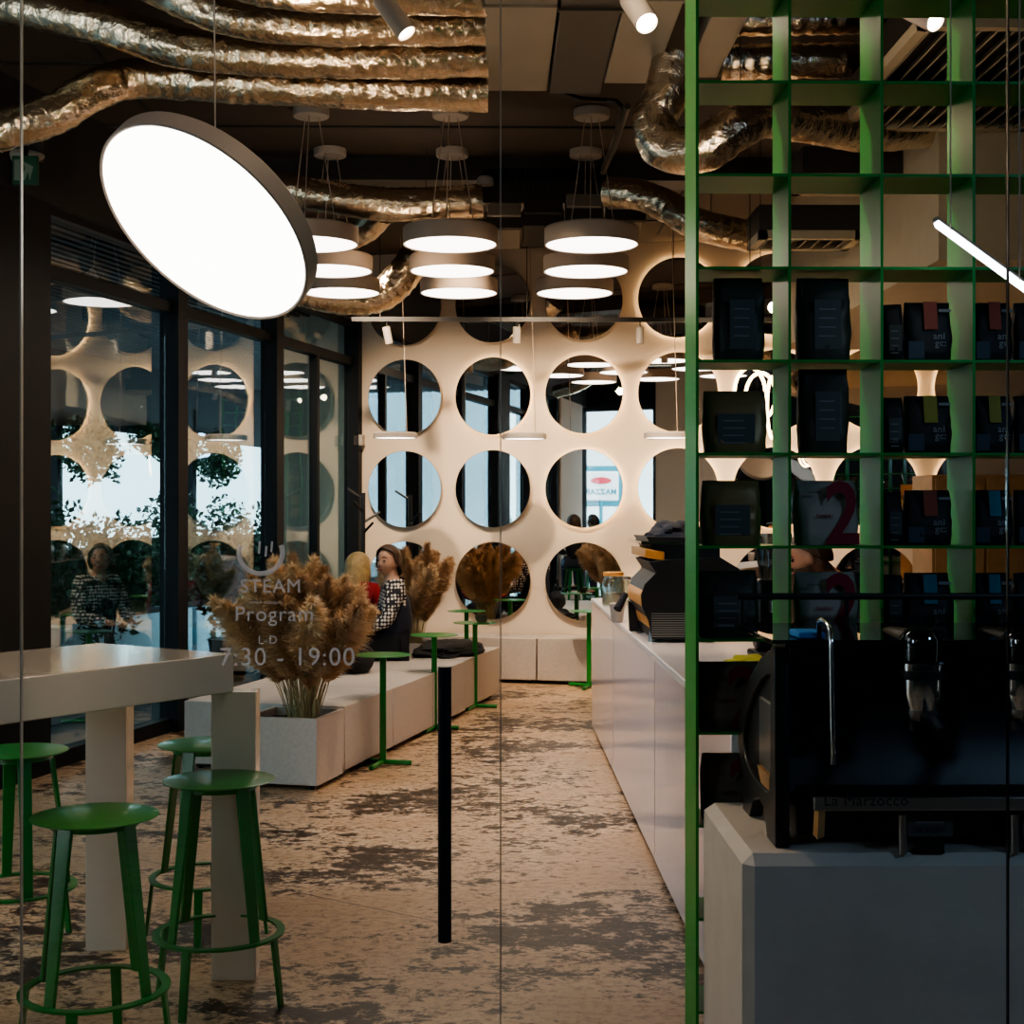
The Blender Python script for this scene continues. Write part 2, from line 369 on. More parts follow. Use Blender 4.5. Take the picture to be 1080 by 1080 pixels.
# window wall (local frame: x along room normal, y along the window line)
def room(o):
    o.location = (CX, CY, 0); o.rotation_euler = (0, 0, -TH); return o
struct(room(MB().bx(-.12, .10, -12.4, 0, 3.49, HC).build('wall_left', M['darkwall'], smooth=False)))
mull = [0.0, -2.05, -3.85, -5.68, -7.6, -9.6, -11.6]
bays = []
struct(room(MB().bx(-.04, .11, -6.28, -5.75, 0, 3.49).build('trim_9', M['frame'], smooth=False)))
for i, b in enumerate(mull):
    w = .15 if i else .10
    struct(room(MB().bx(-.04, .11, b-w/2-(0 if i else .05), b+w/2-(0 if i else .05), .0, 3.49).build('trim_%d' % (i+1), M['frame'], smooth=False)))
for i in range(len(mull)-1):
    y1, y0 = mull[i]-(.075 if i else .10), mull[i+1]+.075
    if i == 3: y1 -= .52
    if i == 5:      # solid white pier between two bays: black clad on the side of the far bay
        struct(room(MB().bx(-.12, .14, y0, y1, 0, 3.49).build('wall_pier', M['whitewall'], smooth=False)))
        continue
    fr = MB(); fr.bx(-.04, .06, y0, y1, 0, .10); fr.bx(-.04, .06, y0, y1, 3.05, 3.13); fr.bx(-.04, .06, y0, y1, 3.44, 3.49)
    wdw = room(struct(fr.build('window_%d' % (i+5), M['frame'], smooth=False)))
    MB().bx(-.003, .003, y0, y1, .10, 3.05).build('window_pane', M['winglass'], wdw, smooth=False)
    MB().bx(-.003, .003, y0, y1, 3.13, 3.44).build('clerestory_pane', M['winglass'], wdw, smooth=False)
    if i == 0:
        MB().bx(-.03, .05, -1.05, -.99, .1, 3.05).build('glazing_bar', M['frame'], wdw, smooth=False)

fr = MB(); fr.bx(-4.45, -3.0, 2.33, 2.41, 0, .08); fr.bx(-4.45, -3.0, 2.33, 2.41, 3.42, HC); fr.bx(-3.06, -3.0, 2.33, 2.41, .08, 3.42); fr.bx(-4.45, -4.39, 2.33, 2.41, .08, 3.42)
sw = struct(fr.build('window_11', M['frame'], smooth=False)); MB().bx(-4.39, -3.06, 2.367, 2.373, .08, 3.42).build('window_pane', M['frontglass'], sw, smooth=False)
# ceiling joints / beams
bmk = MB()
for y in (8.1, 9.4, 10.9, 12.4): bmk.bx(-4, 4.2, y, y+.02, HC-.012, HC+.001)
for x in (-2.2, -.35, 1.5, 3.2): bmk.bx(x, x+.02, 3, 13, HC-.012, HC+.001)
struct(bmk.build('trim_10', M['darkwall'], smooth=False))
struct(MB().bx(-2.6, 4.2, 10.2, 10.5, 3.98, HC).build('trim_11', M['darkgrey'], smooth=False))

# ------------------------------------------------------------------ front glazing
Yg = 2.40
Xs = [W(22, 0, Yg).x, W(528, 0, Yg).x, W(1062, 0, Yg).x]
edges_x = [-1.75, Xs[0], Xs[1], Xs[2], 1.72, 2.55]
names = ['window_1', 'door_1', 'window_2', 'window_3', 'window_4']
door = None
for i, n in enumerate(names):
    g = struct(MB().bx(edges_x[i]+.0015, edges_x[i+1]-.0015, Yg-.004, Yg+.004, .012, HC-.01).build(n, M['frontglass'], smooth=False))
    if n == 'door_1': door = g
    MB().bx(edges_x[i]+.0003, edges_x[i]+(.0022 if i != 2 else .0013), Yg-.005, Yg+.005, .012, HC-.01).build('glass_edge', M['edge'] if i in (1, 2) else M['blackmetal'], g, smooth=False)
    if i == 1: MB().bx(edges_x[i+1]-.0013, edges_x[i+1]-.0003, Yg-.005, Yg+.005, .012, HC-.01).build('glass_edge', M['edge'], g, smooth=False)
h = MB(); p = W(469, 703, Yg-.05); q = W(469, 993, Yg-.05); h.cyl(q, p, .0112, seg=20)
hd = h.build('door_handle', M['gunmetal'], door)
hh = MB()
for z in (p.z-.05, q.z+.05): hh.cyl((p.x, Yg-.05, z), (p.x, Yg-.004, z), .006)
hh.build('handle_standoff', M['blackmetal'], hd)
# lettering on the glass
Yt = Yg-.0048
def glass_text(s, px, py, size, bold=0.0):
    l = W(px, py, Yt); return text_part('lettering', s, size, M['decal'], door, l, ext=.0002, bold=bold)
glass_text('STEAM', 253, 625, .0325, .0)
glass_text('coffee roasters', 262, 637, .0085)
glass_text('Program', 247, 655, .036)
glass_text('L-D', 272, 679, .020)
glass_text('7:30 - 19:00', 231, 702, .0435)
cupm = MB(); arc = [W(275+25*cos(t), 588-0+ -21*sin(t)*-1*-1, Yt) for t in [PI+PI*k/16 for k in range(17)]]
arc = [W(275+23*cos(t), 583-22*sin(t), Yt) for t in [PI*.88+PI*1.24*k/20 for k in range(21)]]
cupm.tube(arc, .0042, 6)
for x, y0, y1 in ((274, 571, 584), (281, 576, 587), (287, 571, 582)): cupm.tube([W(x, y0, Yt), W(x-1, y1, Yt)], .0018, 6)
cupm.build('cup_emblem', M['decal'], door)

# ------------------------------------------------------------------ mirror wall
DIA = .755; cols = [.57+.897*k for k in range(8)]; rows = [3.615, 2.725, 1.825, .935]
rn = ['top row', 'second row from the top', 'third row from the top', 'bottom row']
cn = ['nearest the windows', 'second from the windows', 'third from the windows', 'fourth from the windows', 'fifth from the windows', 'sixth from the windows', 'seventh from the windows', 'farthest from the windows']
def make_mirror(lit):
    t = thing('round_mirror', 'x', 'mirror', group='round mirrors on the back wall')
    m = Matrix.Rotation(PI/2, 4, 'X')
    MB().lathe([(DIA/2-.012, .0), (DIA/2-.004, .002), (DIA/2, .008), (DIA/2, .024), (DIA/2-.01, .024)], 72, Matrix.Translation((0, -.030, 0)) @ m, cap=False).build('mirror_rim', M['mrim'], t)
    MB().lathe([(DIA/2-.004, .0), (DIA/2-.004, .004)], 72, Matrix.Translation((0, -.051, 0)) @ m).build('mirror_glass', M['mirror'], t)
    MB().lathe([(DIA/2-.05, 0), (DIA/2-.05, .030)], 48, m).build('mounting_disc', M['black'], t)
    if lit:
        MB().tube([((DIA/2-.028)*cos(a), -.014, (DIA/2-.028)*sin(a)) for a in [2*PI*k/64 for k in range(64)]], .009, 6, True).build('light_strip', M['haloring'], t)
    return t
mproto = {}
for r, z in enumerate(rows):
    for c, a in enumerate(cols):
        lit = (r == 0 and c >= 3) or (r == 1 and c >= 1) or (r == 2 and c >= 2)
        loc = R(a, 0, z); lab = 'round wall mirror, %s, %s' % (rn[r], cn[c])
        if lit: lab = 'round glowing-rim wall mirror, %s, %s' % (rn[r], cn[c])
        if lit not in mproto:
            t = make_mirror(lit); t.location = loc; t.rotation_euler = (0, 0, -TH); t['label'] = lab; mproto[lit] = t
        else: dup(mproto[lit], loc, -TH, lab)

# ------------------------------------------------------------------ ceiling: ducts
def duct(pts, r, label, m='foil', rib=.035, seed=0, name='foil_duct'):
    P = catmull(pts, .018); s = seed*3.7
    def wob(i, k, a, p):
        w = 1+rib*(.6 if i % 4 < 2 else -.6)*(.5+noise.noise(Vector((i*.12, cos(a)*1.3, s))))
        w += .07*noise.noise(Vector((p.x*7+s, p.y*7+cos(a)*2, p.z*7+sin(a)*2)))
        w += .045*noise.noise(Vector((i*.55+s, cos(a)*5, sin(a)*5)))
        w += .03*noise.noise(Vector((i*.3, cos(a)*9+s, sin(a)*9)))
        return w
    mb = MB().tube(P, r, 40, False, wob)
    o = mb.build(name, M[m])
    o.data.shade_smooth(); tag(o, label, 'duct', 'foil ducts under the ceiling')
    for f in (.3, .75):
        p = P[int(len(P)*f)]
        if p.z < HC: MB().cyl((p.x, p.y, p.z+r*.8), (p.x, p.y, HC), .0025, seg=6).build('hanger_wire', M['darkgrey'], o)
    return o
duct([W(-80, 150, 6.9), W(0, 138, 6.95), W(60, 118, 7.0), W(105, 92, 7.1), W(150, 83, 7.2), W(250, 88, 7.2), W(380, 94, 7.2), W(515, 97, 7.2)], .098, 'crinkled foil duct lowest of the bundle, kinked down at its left end', seed=1)
duct([W(-60, -8, 6.9), W(30, 8, 6.9), W(110, 27, 6.9), W(190, 50, 6.9), W(260, 58, 6.9), W(380, 61, 6.9), W(515, 60, 6.9)], .098, 'crinkled foil duct second from below, sloping up to the left corner', seed=2)
duct([W(80, -60, 6.6), W(170, -12, 6.6), W(240, 16, 6.6), W(330, 27, 6.6), W(515, 27, 6.6)], .090, 'crinkled foil duct third from below, bending up beside the large lamp wire', seed=3)
duct([W(180, -60, 6.2), W(260, -20, 6.2), W(340, -9, 6.2), W(515, -4, 6.2)], .088, 'crinkled foil duct topmost, just cut by the top of the view', seed=4)
duct([W(270, 195, 10), W(330, 205, 10), W(380, 213, 10), W(430, 216, 10), W(509, 212, 10)], .115, 'foil duct running behind the round pendants toward the dark box', seed=5)
duct([W(400, 222, 10.3), W(385, 238, 10.4), W(360, 250, 10.5), W(320, 262, 10.6)], .12, 'short foil duct dropping behind the left pendant stack', seed=6)
duct([W(470, 240, 11.7), W(445, 262, 11.7), W(425, 290, 11.7), W(398, 312, 11.7), W(350, 312, 11.6), W(310, 302, 11.5)], .14, 'foil duct elbow curling down to the window corner', seed=7)
duct([W(712, 60, 6.7), W(704, 96, 6.7), W(690, 130, 6.7), W(704, 156, 6.65), W(740, 158, 6.6), W(775, 136, 6.6), W(808, 122, 6.7), W(850, 128, 6.9), W(920, 138, 7.2), W(1010, 132, 7.4), W(1100, 130, 7.5)], .105, 'large foil duct with a blue sheen looping behind the green lattice post', seed=8)
duct([W(640, 202, 9.4), W(675, 206, 9.3), W(705, 218, 9.2), W(735, 236, 9.1), W(790, 250, 9.2)], .10, 'bluish foil duct right of the right pendant stack', seed=9)
duct([W(760, 66, 6.9), W(860, 64, 6.9), W(1000, 62, 7.0)], .085, 'ribbed foil duct high behind the lattice, lower of two', 'foil', .09, 10)
duct([W(760, 22, 6.9), W(860, 20, 6.9), W(1000, 18, 7.0)], .075, 'ribbed foil duct high behind the lattice, upper of two', 'foil', .09, 11)
duct([W(880, 262, 9.6), W(930, 262, 9.6), W(975, 250, 9.7), W(1010, 232, 9.8)], .10, 'dim foil duct behind the third lattice column', 'foil', .05, 12)
# sheet metal ducts
def rect_duct(name, label, pts_px, Y0, Y1, m, hgt=.25, near=3.6):
    xl, xr, yb = pts_px; a = W(xl, yb, Y1); b = W(xr, yb, Y1)
    mb = MB().bx(a.x, b.x, near, Y1, a.z, min(HC-.05, a.z+hgt))
    t = thing(name, label, 'duct', ((a.x+b.x)/2, (near+Y1)/2, a.z), 0, 'sheet metal ducts under the ceiling')
    o = mb.build('duct_body', m, t, bevel=.006); o.location = -t.location
    for k in (1, 2): 
        sb = MB(); y = near+(Y1-near)*k/3; sb.bx(a.x-.012, b.x+.012, y-.012, y+.012, a.z-.012, min(HC-.04, a.z+hgt+.012))
        s = sb.build('flange', M['darkgrey'] if m is M['darkgrey'] else M['grey'], t); s.location = -t.location
    return t
rect_duct('ceiling_duct', 'light grey sheet duct beside the ends of the foil bundle', (513, 577, 96), 0, 7.3, M['grey'])
rect_duct('ceiling_duct', 'dark wide sheet duct between two pale ones', (579, 633, 99), 0, 7.3, M['darkgrey'])
rect_duct('ceiling_duct', 'pale sheet duct above the middle spotlight', (637, 689, 88), 0, 7.1, M['grey'])
rect_duct('ceiling_duct', 'grey sheet duct behind the top left lattice cell', (722, 756, 82), 0, 7.0, M['grey'])
def small_duct(label, xl, xr, yt, yb, Y, m, rx=.35):
    a = W(xl, yb, Y); b = W(xr, yt, Y); t = thing('ceiling_duct', label, 'duct', ((a.x+b.x)/2, Y, (a.z+b.z)/2), 0, 'small duct boxes behind the pendants')
    o = MB().box((0, 0, 0), (b.x-a.x, .45, .10), rx=-rx).build('duct_body', m, t, bevel=.006)
    MB().box((0, -.2, .0), (b.x-a.x+.02, .03, .13), rx=-rx).build('flange', M['darkgrey'], t)
    return t
small_duct('grey tilted duct box left of the door glass seam', 514, 549, 222, 256, 10.0, M['grey'])
small_duct('dark tilted duct box between two paler boxes', 552, 592, 217, 256, 10.0, M['darkgrey'])
small_duct('beige tilted duct box above the right pendant stack', 596, 632, 219, 240, 10.0, M['grey'])
small_duct('beige tilted duct box far right of the row', 638, 676, 222, 240, 10.0, M['grey'])
t = thing('ventilation_unit', 'black ventilation box hanging above the row of small duct boxes', 'ventilation', W(575, 200, 10.35))
MB().box((0, 0, 0), (.92, .3, .26)).build('unit_body', M['darkgrey'], t, bevel=.01)
g = MB()
for k in range(9): g.box((-.25+.035*k, -.155, .02), (.012, .01, .18))
g.build('grille', M['black'], t)
for x in (-.4, .4): MB().cyl((x, 0, .12), (x, 0, HC-W(575, 200, 10.35).z), .006, seg=8).build('hanger_rod', M['blackmetal'], t)

# cable trays, pipes on ceiling
def pipe(label, pts, r, m, name='conduit', cat='pipe', seg=8):
    return tag(MB().tube(pts, r, seg).build(name, m), label, cat)
pipe('thin dark cable looping near the right ceiling canopies', catmull([W(590, 96, 7.6), W(612, 104, 7.7), W(640, 106, 7.8), (W(655, 112, 7.8)), W(647, 150, 8.2), W(636, 178, 8.6)], .05), .014, M['black'], 'cable', 'cable')
pipe('black diagonal hanger strut below the ceiling near the big elbow', [W(662, 112, 7.6), W(648, 155, 8.4), W(636, 182, 9)], .018, M['darkgrey'], 'strut', 'bracket')
pipe('vertical conduit beside the black window frame at the back wall corner', [R(.05, -.06, 0.02), R(.05, -.06, 3.3)], .018, M['whitewall'])
t = tag(MB().lathe([(.055, 0), (.06, .01), (.06, .045), (.045, .06)], 24).build('smoke_detector', M['lamprim']), 'small round white detector under the dark ceiling', 'detector'); t.location = W(512, 176, 10.1); t.location.z = 3.92
t.rotation_euler = (0, 0, 0)
t = thing('junction_box', 'small white box on the conduit at the wall corner', 'box', R(.10, -.03, 2.31), -TH)
MB().box((0, -.03, 0), (.10, .08, .11)).build('box_body', M['lamprim'], t, bevel=.008); MB().lathe([(.03, 0), (.03, .03)], 16, Matrix.Translation((0, -.03, -.085))).build('sensor_lens', M['gunmetal'], t)

# linear track with small grey spotlights near the back wall
trk = tag(MB().box(((W(371, 336, 12.6).x+2.9)/2, 12.6, 3.305), (2.9-W(371, 336, 12.6).x, .035, .04)).build('lighting_track', M['black']), 'long thin grey track crossing in front of the mirror wall', 'track')
for x in (-1.0, .3, 1.6, 2.7): MB().cyl((x, 12.6, 3.32), (x, 12.6, HC), .004, seg=6).build('suspension_wire', M['darkgrey'], trk)
def spot(name, label, loc, d, L=.16, r=.045, m='lamprim', stemz=None, group=None, glow=True, roof=HC):
    t = thing(name, label, 'spotlight', loc, 0, group); d = Vector(d).normalized(); q = d.to_track_quat('Z', 'Y').to_matrix().to_4x4()
    MB().lathe([(r*.96, 0), (r, .01), (r, L), (r*.9, L), (r*.86, L-.012)], 28, q, cap=False).build('lamp_housing', M[m], t)
    MB().lathe([(r*.97, 0.004), (.001, 0.002)], 28, q, cap=False).build('end_cap', M[m], t)
    MB().lathe([(.001, L-.010), (r*.86, L-.012)], 28, q, cap=False).build('bulb', M['spotglow'] if glow else M['black'], t)
    zz = stemz if stemz else roof-loc[2]
    MB().cyl(d*(L*.3), Vector((d.x*L*.3, d.y*L*.3, zz)), .007, seg=8).build('stem', M['darkgrey'], t)
    return t
spot('spotlight', 'grey cylinder spotlight hanging below the foil ducts', W(402, -2, 5.0), (.10, -.03, -.145), L=.165, r=.036, m='lamp')
spot('spotlight', 'grey cylinder spotlight lit against the pale sheet duct', W(665, -2, 5.0), (.045, -.10, -.12), L=.17, r=.042, m='lamprim')
spot('spotlight', 'grey cylinder spotlight glowing behind the lattice', W(958, 8, 5.4), (.07, -.11, -.09), L=.16, r=.042, m='lamprim')
spot('track_spotlight', 'tiny grey spotlight under the track before the leftmost mirror', (W(407, 340, 12.6).x, 12.6, 3.24), (.02, .02, -.1), L=.15, r=.035, stemz=.06, group='small spotlights under the long track', glow=False)
spot('track_spotlight', 'tiny grey spotlight under the track right of the third mirror', (W(675, 344, 12.6).x, 12.6, 3.24), (0, .0, -.1), L=.15, r=.035, stemz=.06, group='small spotlights under the long track', glow=False)
spot('track_spotlight', 'tiny grey spotlight under the track before the second mirror', (W(545, 344, 12.6).x, 12.6, 3.24), (0, .03, -.1), L=.14, r=.035, stemz=.06, group='small spotlights under the long track', glow=False)

# ------------------------------------------------------------------ round pendants
def pendant(label, loc, dia, hgt=.11, tilt=(0, 0), can=True, m='lamp', glow='glow', wires=3, group='round pendant lamps', top=None):
    t = thing('round_pendant_lamp', label, 'lamp', loc, 0, group)
    rt = Matrix.Rotation(tilt[1], 4, 'Y') @ Matrix.Rotation(tilt[0], 4, 'X'); r = dia/2
    MB().lathe([(.001, hgt), (r-.01, hgt), (r, hgt-.01), (r, .0), (r-.006, -.003), (r-.012, .0), (r-.012, .006)], 72, rt, cap=False).build('lamp_shade', M[m], t)
    MB().lathe([(.001, .004), (r-.012, .004)], 72, rt, cap=False).build('diffuser', M[glow], t)
    w = MB(); top = (HC-loc[2]) if top is None else top
    for k in range(wires):
        a = 2*PI*k/wires+.4; p = rt @ Vector((r*.55*cos(a), r*.55*sin(a), hgt)); w.cyl(p, (.05*cos(a), .05*sin(a), top-.05), .0035, seg=6)
    if wires: w.build('suspension_wire', M['lamp'], t)
    if can: MB().lathe([(.11, 0), (.115, .008), (.115, .05), (.10, .055)], 36, Matrix.Translation((0, 0, top-.055))).build('ceiling_canopy', M['lamprim'], t)
    return t
stacks = [('left', [(345, 256, 9.0, 60), (352, 283, 10.0), (360, 302, 11.0)]), ('middle', [(475, 255, 9.0), (477, 283, 10), (484, 303, 11)]), ('right', [(624, 258, 9.0), (618, 283, 10), (606, 303, 11)])]
pos = {'left': [(328, 254), (348, 283), (360, 301)], 'middle': [(475, 254), (477, 282), (484, 302)], 'right': [(624, 257), (618, 283), (606, 303)]}
wl = ['nearest and largest', 'middle one', 'farthest and lowest']
for k in pos:
    for i, (px, py) in enumerate(pos[k]):
        Y = 9.0+i; p = W(px, 0, Y); p.z = 3.29
        pendant('round glowing pendant lamp of the %s stack of three, %s' % (k, wl[i]), p, .60)
# big tilted lamp
bp = W(214, 239, 3.6)
bt = thing('round_pendant_lamp', 'very large glowing disc lamp tilted toward the viewer', 'lamp', bp, 0)
nrm = Vector((-.449, -.53, -.73)).normalized()
def disc_lamp(t, r, h, n):
    q = n.to_track_quat('Z', 'Y').to_matrix().to_4x4()
    MB().lathe([(.001, -h), (r-.008, -h), (r, -h+.008), (r, .0), (r-.004, .003), (r-.009, .0)], 96, q, cap=False).build('lamp_shade', M['lamp'], t)
    MB().lathe([(.001, -.003), (r-.008, -.003)], 96, q, cap=False).build('diffuser', M['glowbig'], t)
    return q
q = disc_lamp(bt, .305, .055, nrm)
w = MB(); a0 = W(227, 140, 3.66)-bp; w.cyl(a0, Vector((a0.x-.012, a0.y, HC-bp.z)), .0022, seg=6); w.build('suspension_wire', M['lamp'], bt)
# small low lamps at the mirror wall
for px, py, lab, Y in ((417, 462, 'small low round lamp before the leftmost mirrors', 12.9), (553, 463, 'small low round lamp between the second and third mirrors', 12.8), (703, 462, 'small low round lamp beside the green lattice post', 12.5)):
    p = W(px, py, Y); pendant(lab, p, .40, .05, can=False, m='lamprim', wires=1, group='small low lamps at the mirror wall')
# bulbs / ring lamps behind lattice
for i, (px, py, rr, ry, rz) in enumerate(((791, 415, .13, .2, .3), (802, 418, .12, .9, -.5), (815, 430, .16, .35, 1.1))):
    p = W(px, py, 8.6+i*.15)
    t = thing('ring_lamp', ['glowing loop lamp over the bar, leftmost loop', 'glowing loop lamp over the bar, middle loop', 'glowing loop lamp over the bar, tallest loop'][i], 'lamp', p, rz, 'glowing loop lamps over the bar')
    MB().tube([(rr*.8*cos(a), .0, rr*1.2*sin(a)) for a in [2*PI*k/48 for k in range(48)]], .011, 8, True).build('glowing_ring', M['ring'], t)
    MB().cyl((0, 0, rr*1.2), (0, 0, HC-p.z), .003, seg=6).build('suspension_wire', M['black'], t)
# LED reflection in the front glass, built as a solid glowing bar
a = W(988, 236, 3.40); b = W(1092, 312, 3.12)
t = thing('led_reflection', 'white glowing bar for an LED reflection in the glass, right edge', 'lamp', (a+b)/2)
mb = MB(); d = (b-a); L_ = d.length; q = Matrix.Rotation(0, 4, 'Z')
mb.tube([a-(a+b)/2, b-(a+b)/2], .0095, 4); mb.build('diffuser', M['led'], t)
mb = MB(); up = Vector((0, .012, .012)); mb.tube([a-(a+b)/2+up, b-(a+b)/2+up], .010, 4); mb.build('lamp_housing', M['lamprim'], t)
mb = MB()
for f in (.15, .85): pp = a.lerp(b, f)-(a+b)/2; mb.cyl(pp, (pp.x, pp.y, HC-((a+b)/2).z), .002, seg=6)
mb.build('suspension_wire', M['lamp'], t)

# right upper: cream bulkhead and ceiling grilles
p = W(990, 130, 7.2); p2 = W(990, 274, 7.2)
t = struct(MB().bx(p.x, 4.25, 7.2, 11.2, p2.z, HC).build('trim_12', M['cream'], smooth=False))
def cassette(label, px, py, Y, sx, sy, z):
    p = W(px, py, Y); p.z = z; t = thing('air_grille', label, 'vent', p, .0, 'ceiling air grilles at the right')
    mb = MB(); mb.bx(-sx/2, sx/2, -sy/2, -sy/2+.05, 0, .05); mb.bx(-sx/2, sx/2, sy/2-.05, sy/2, 0, .05); mb.bx(-sx/2, -sx/2+.05, -sy/2, sy/2, 0, .05); mb.bx(sx/2-.05, sx/2, -sy/2, sy/2, 0, .05)
    mb.build('frame', M['cream'], t); MB().bx(-sx/2, sx/2, -sy/2, sy/2, .05, .2).build('housing', M['darkgrey'], t)
    s = MB(); n = int(sx/.07)
    for k in range(1, n): s.box((-sx/2+k*sx/n, 0, .025), (.006, sy-.08, .05), ry=.5)
    s.build('slat', M['grey'], t); return t
cassette('cream air grille uppermost right, near the right glass seam', 1060, 30, 6.3, 1.0, .8, 3.62)
cassette('cream air grille right of the third lattice column', 1000, 118, 6.9, .95, .5, 3.52)
cassette('small air grille low behind the first lattice columns', 848, 258, 8.6, .62, .40, 3.22)
cassette('air grille behind the lattice at mid height', 905, 200, 8.0, .7, .35, 3.42)

# ------------------------------------------------------------------ exit sign, oval light
p = W(27, 180, 8.35)
t = thing('exit_sign', 'small dark exit sign with running figure high at the left', 'sign', p)
MB().box((0, 0, 0), (.15, .03, .17)).build('sign_body', M['exitg'], t, bevel=.004)
mb = MB(); mb.box((-.045, -.018, 0), (.03, .004, .12)); mb.prism([(-.01, .05), (.05, .02), (.03, -.06), (.02, -.01), (.0, -.06), (-.02, -.05), (.005, .01)], 'y', -.02, -.016); mb.build('pictogram', M['exitw'], t)
t2 = thing('emergency_lamp', 'oval white emergency lamp above the exit sign', 'lamp', W(15, 165, 8.4))
MB().ball((0, 0, .0), .2, 24, 12, (.9, .3, .22)).build('lamp_cover', M['lamprim'], t2)
MB().box((0, .05, .07), (.30, .05, .18)).build('mounting_plate', M['darkgrey'], t2)
mb = MB(); mb.cyl((0, .02, .03), (0, .02, HC-W(15, 165, 8.4).z), .012); mb.build('stem', M['darkgrey'], t2)
mb = MB(); mb.box((0, 0, .10), (.03, .02, .09)); mb.build('bracket', M['blackmetal'], t)

# ------------------------------------------------------------------ high table
top_z = 1.116; ap = .13
A = Vector((-.885, 4.87)); dl = Vector((-.575, -.818)).normalized(); ds = Vector((-.812, .584)).normalized()
Bk = A+ds*.70
t = thing('high_table', 'long white high table with thick edge and slab legs', 'table', (A.x, A.y, 0))
def loc2(v, z=0): return (v.x-A.x, v.y-A.y, z)
Ll = 1.9
P4 = [A, A+dl*Ll, A+dl*Ll+ds*.70, Bk]
MB().prism([(q.x-A.x, q.y-A.y) for q in P4], 'z', top_z-ap, top_z).build('tabletop', M['white'], t, bevel=.004)
def leg_at(c, w, d, dirw):
    c = Vector(c); n = Vector((-dirw.y, dirw.x)); pts = [c, c+dirw*w, c+dirw*w+n*d, c+n*d]
    return MB().prism([(q.x-A.x, q.y-A.y) for q in pts], 'z', 0, top_z-ap)
l1 = W(223, 1033, 4.87); l2 = W(270, 1033, 4.87)
leg_at((l1.x, 4.862), l2.x-l1.x, .10, Vector((1, .02)).normalized()).build('leg', M['white'], t, bevel=.003)
l3 = W(90, 1001, 5.2); l4 = W(133, 1001, 5.2)
leg_at((l3.x, 5.2), l4.x-l3.x, .12, Vector((1, .02)).normalized()).build('leg', M['white'], t, bevel=.003)
for e in (Ll-.25,):
    for s_ in (.05, .50):
        c = A+dl*e+ds*s_; leg_at((c.x, c.y), .15, .12, ds).build('leg', M['white'], t, bevel=.003)

# ------------------------------------------------------------------ stools
def make_stool(label):
    t = thing('bar_stool', label, 'stool', group='green metal bar stools'); H = .724
    MB().lathe([(.001, H-.006), (.176, H-.006), (.182, H-.003), (.182, H-.001), (.178, H), (.001, H-.004)], 64, cap=False).build('seat', M['green'], t)
    rz = .222; ri, ro = .188, .214
    mb = MB(); mb.lathe([(ri, rz-.004), (ro, rz-.004), (ro, rz+.004), (ri, rz+.004), (ri, rz-.004)], 64, cap=False)
    mb.lathe([(.10, H-.03), (.125, H-.03), (.125, H-.006), (.10, H-.006), (.10, H-.03)], 48, cap=False); mb.build('foot_ring', M['green'], t)
    def strip(p0, p1, a, w0, w1, th=.012):
        u = Vector((-sin(a), cos(a), 0)); n = Vector((cos(a), sin(a), 0)); vs = []
        for p, w_ in ((p0, w0), (p1, w1)):
            for su, sn in ((-1, -1), (1, -1), (1, 1), (-1, 1)): vs.append(Vector(p)+u*su*w_/2+n*sn*th/2)
        return vs, [(0, 3, 2, 1), (4, 5, 6, 7), (0, 1, 5, 4), (1, 2, 6, 5), (2, 3, 7, 6), (3, 0, 4, 7)]
    for k in range(4):
        a = k*PI/2
        v, f = strip((.120*cos(a), .120*sin(a), H-.006), (.186*cos(a), .186*sin(a), rz-.004), a, .050, .034); MB().add(v, f).build('leg', M['green'], t, bevel=.002)
    for k in range(4):
        a = k*PI/2+.40
        v, f = strip((.200*cos(a), .200*sin(a), rz), (.226*cos(a), .226*sin(a), 0), a, .032, .026); MB().add(v, f).build('lower_leg', M['green'], t, bevel=.002)
    return t
st = make_stool('green metal bar stool at the front left, nearest the viewer'); pA = W(100, 858, 4.13); st.location = (pA.x, 4.13, 0); st.rotation_euler = (0, 0, radians(65))
pB = W(231, 821, 4.68); dup(st, (pB.x, 4.68, 0), radians(48), 'green metal bar stool just in front of the near white table leg')
pC = W(218, 783, 5.4); dup(st, (pC.x, 5.4, 0), radians(70), 'green metal bar stool partly hidden behind the near table leg')
pD = W(18, 793, 5.25); dup(st, (pD.x, 5.25, 0), radians(30), 'green metal bar stool at the left edge behind the front one')

# ------------------------------------------------------------------ benches, planters
def bench(label, a0, a1, b0, b1, h=.425, group='white stone bench blocks'):
    c = R((a0+a1)/2, (b0+b1)/2, 0); t = thing('bench_block', label, 'bench', c, -TH, group); x = (a1-a0)/2; y = (b1-b0)/2
    MB().bx(-x+.004, x-.004, -y+.004, y-.004, .035, h).build('bench_body', M['bench'], t, bevel=.006)
    MB().bx(-x+.06, x-.06, -y+.06, y-.06, .012, .035).build('plinth', M['black'], t)
    f = MB()
    for sx in (-1, 1):
        for sy in (-1, 1): f.lathe([(.02, 0), (.02, .035)], 12, Matrix.Translation((sx*(x-.08), sy*(y-.08), 0)))
    f.build('foot', M['blackmetal'], t); return t
bench('pale bench block behind the large pampas planter, nearest', .83, 1.90, -5.28, -4.36)
bench('pale bench block beside the first green side table', .83, 1.90, -4.355, -3.45)
bench('pale bench block with people sitting, beside the second side table', .83, 1.90, -3.445, -2.56)
bench('pale bench block with dark coat on it, beside the third side table', 1.30, 1.88, -2.50, -1.40)
bench('long low pale bench along the foot of the mirror wall, left half', .45, 2.0, -.50, -.06, group='wall benches')
bench('long low pale bench along the foot of the mirror wall, right half', 2.005, 3.7, -.50, -.06, group='wall benches')
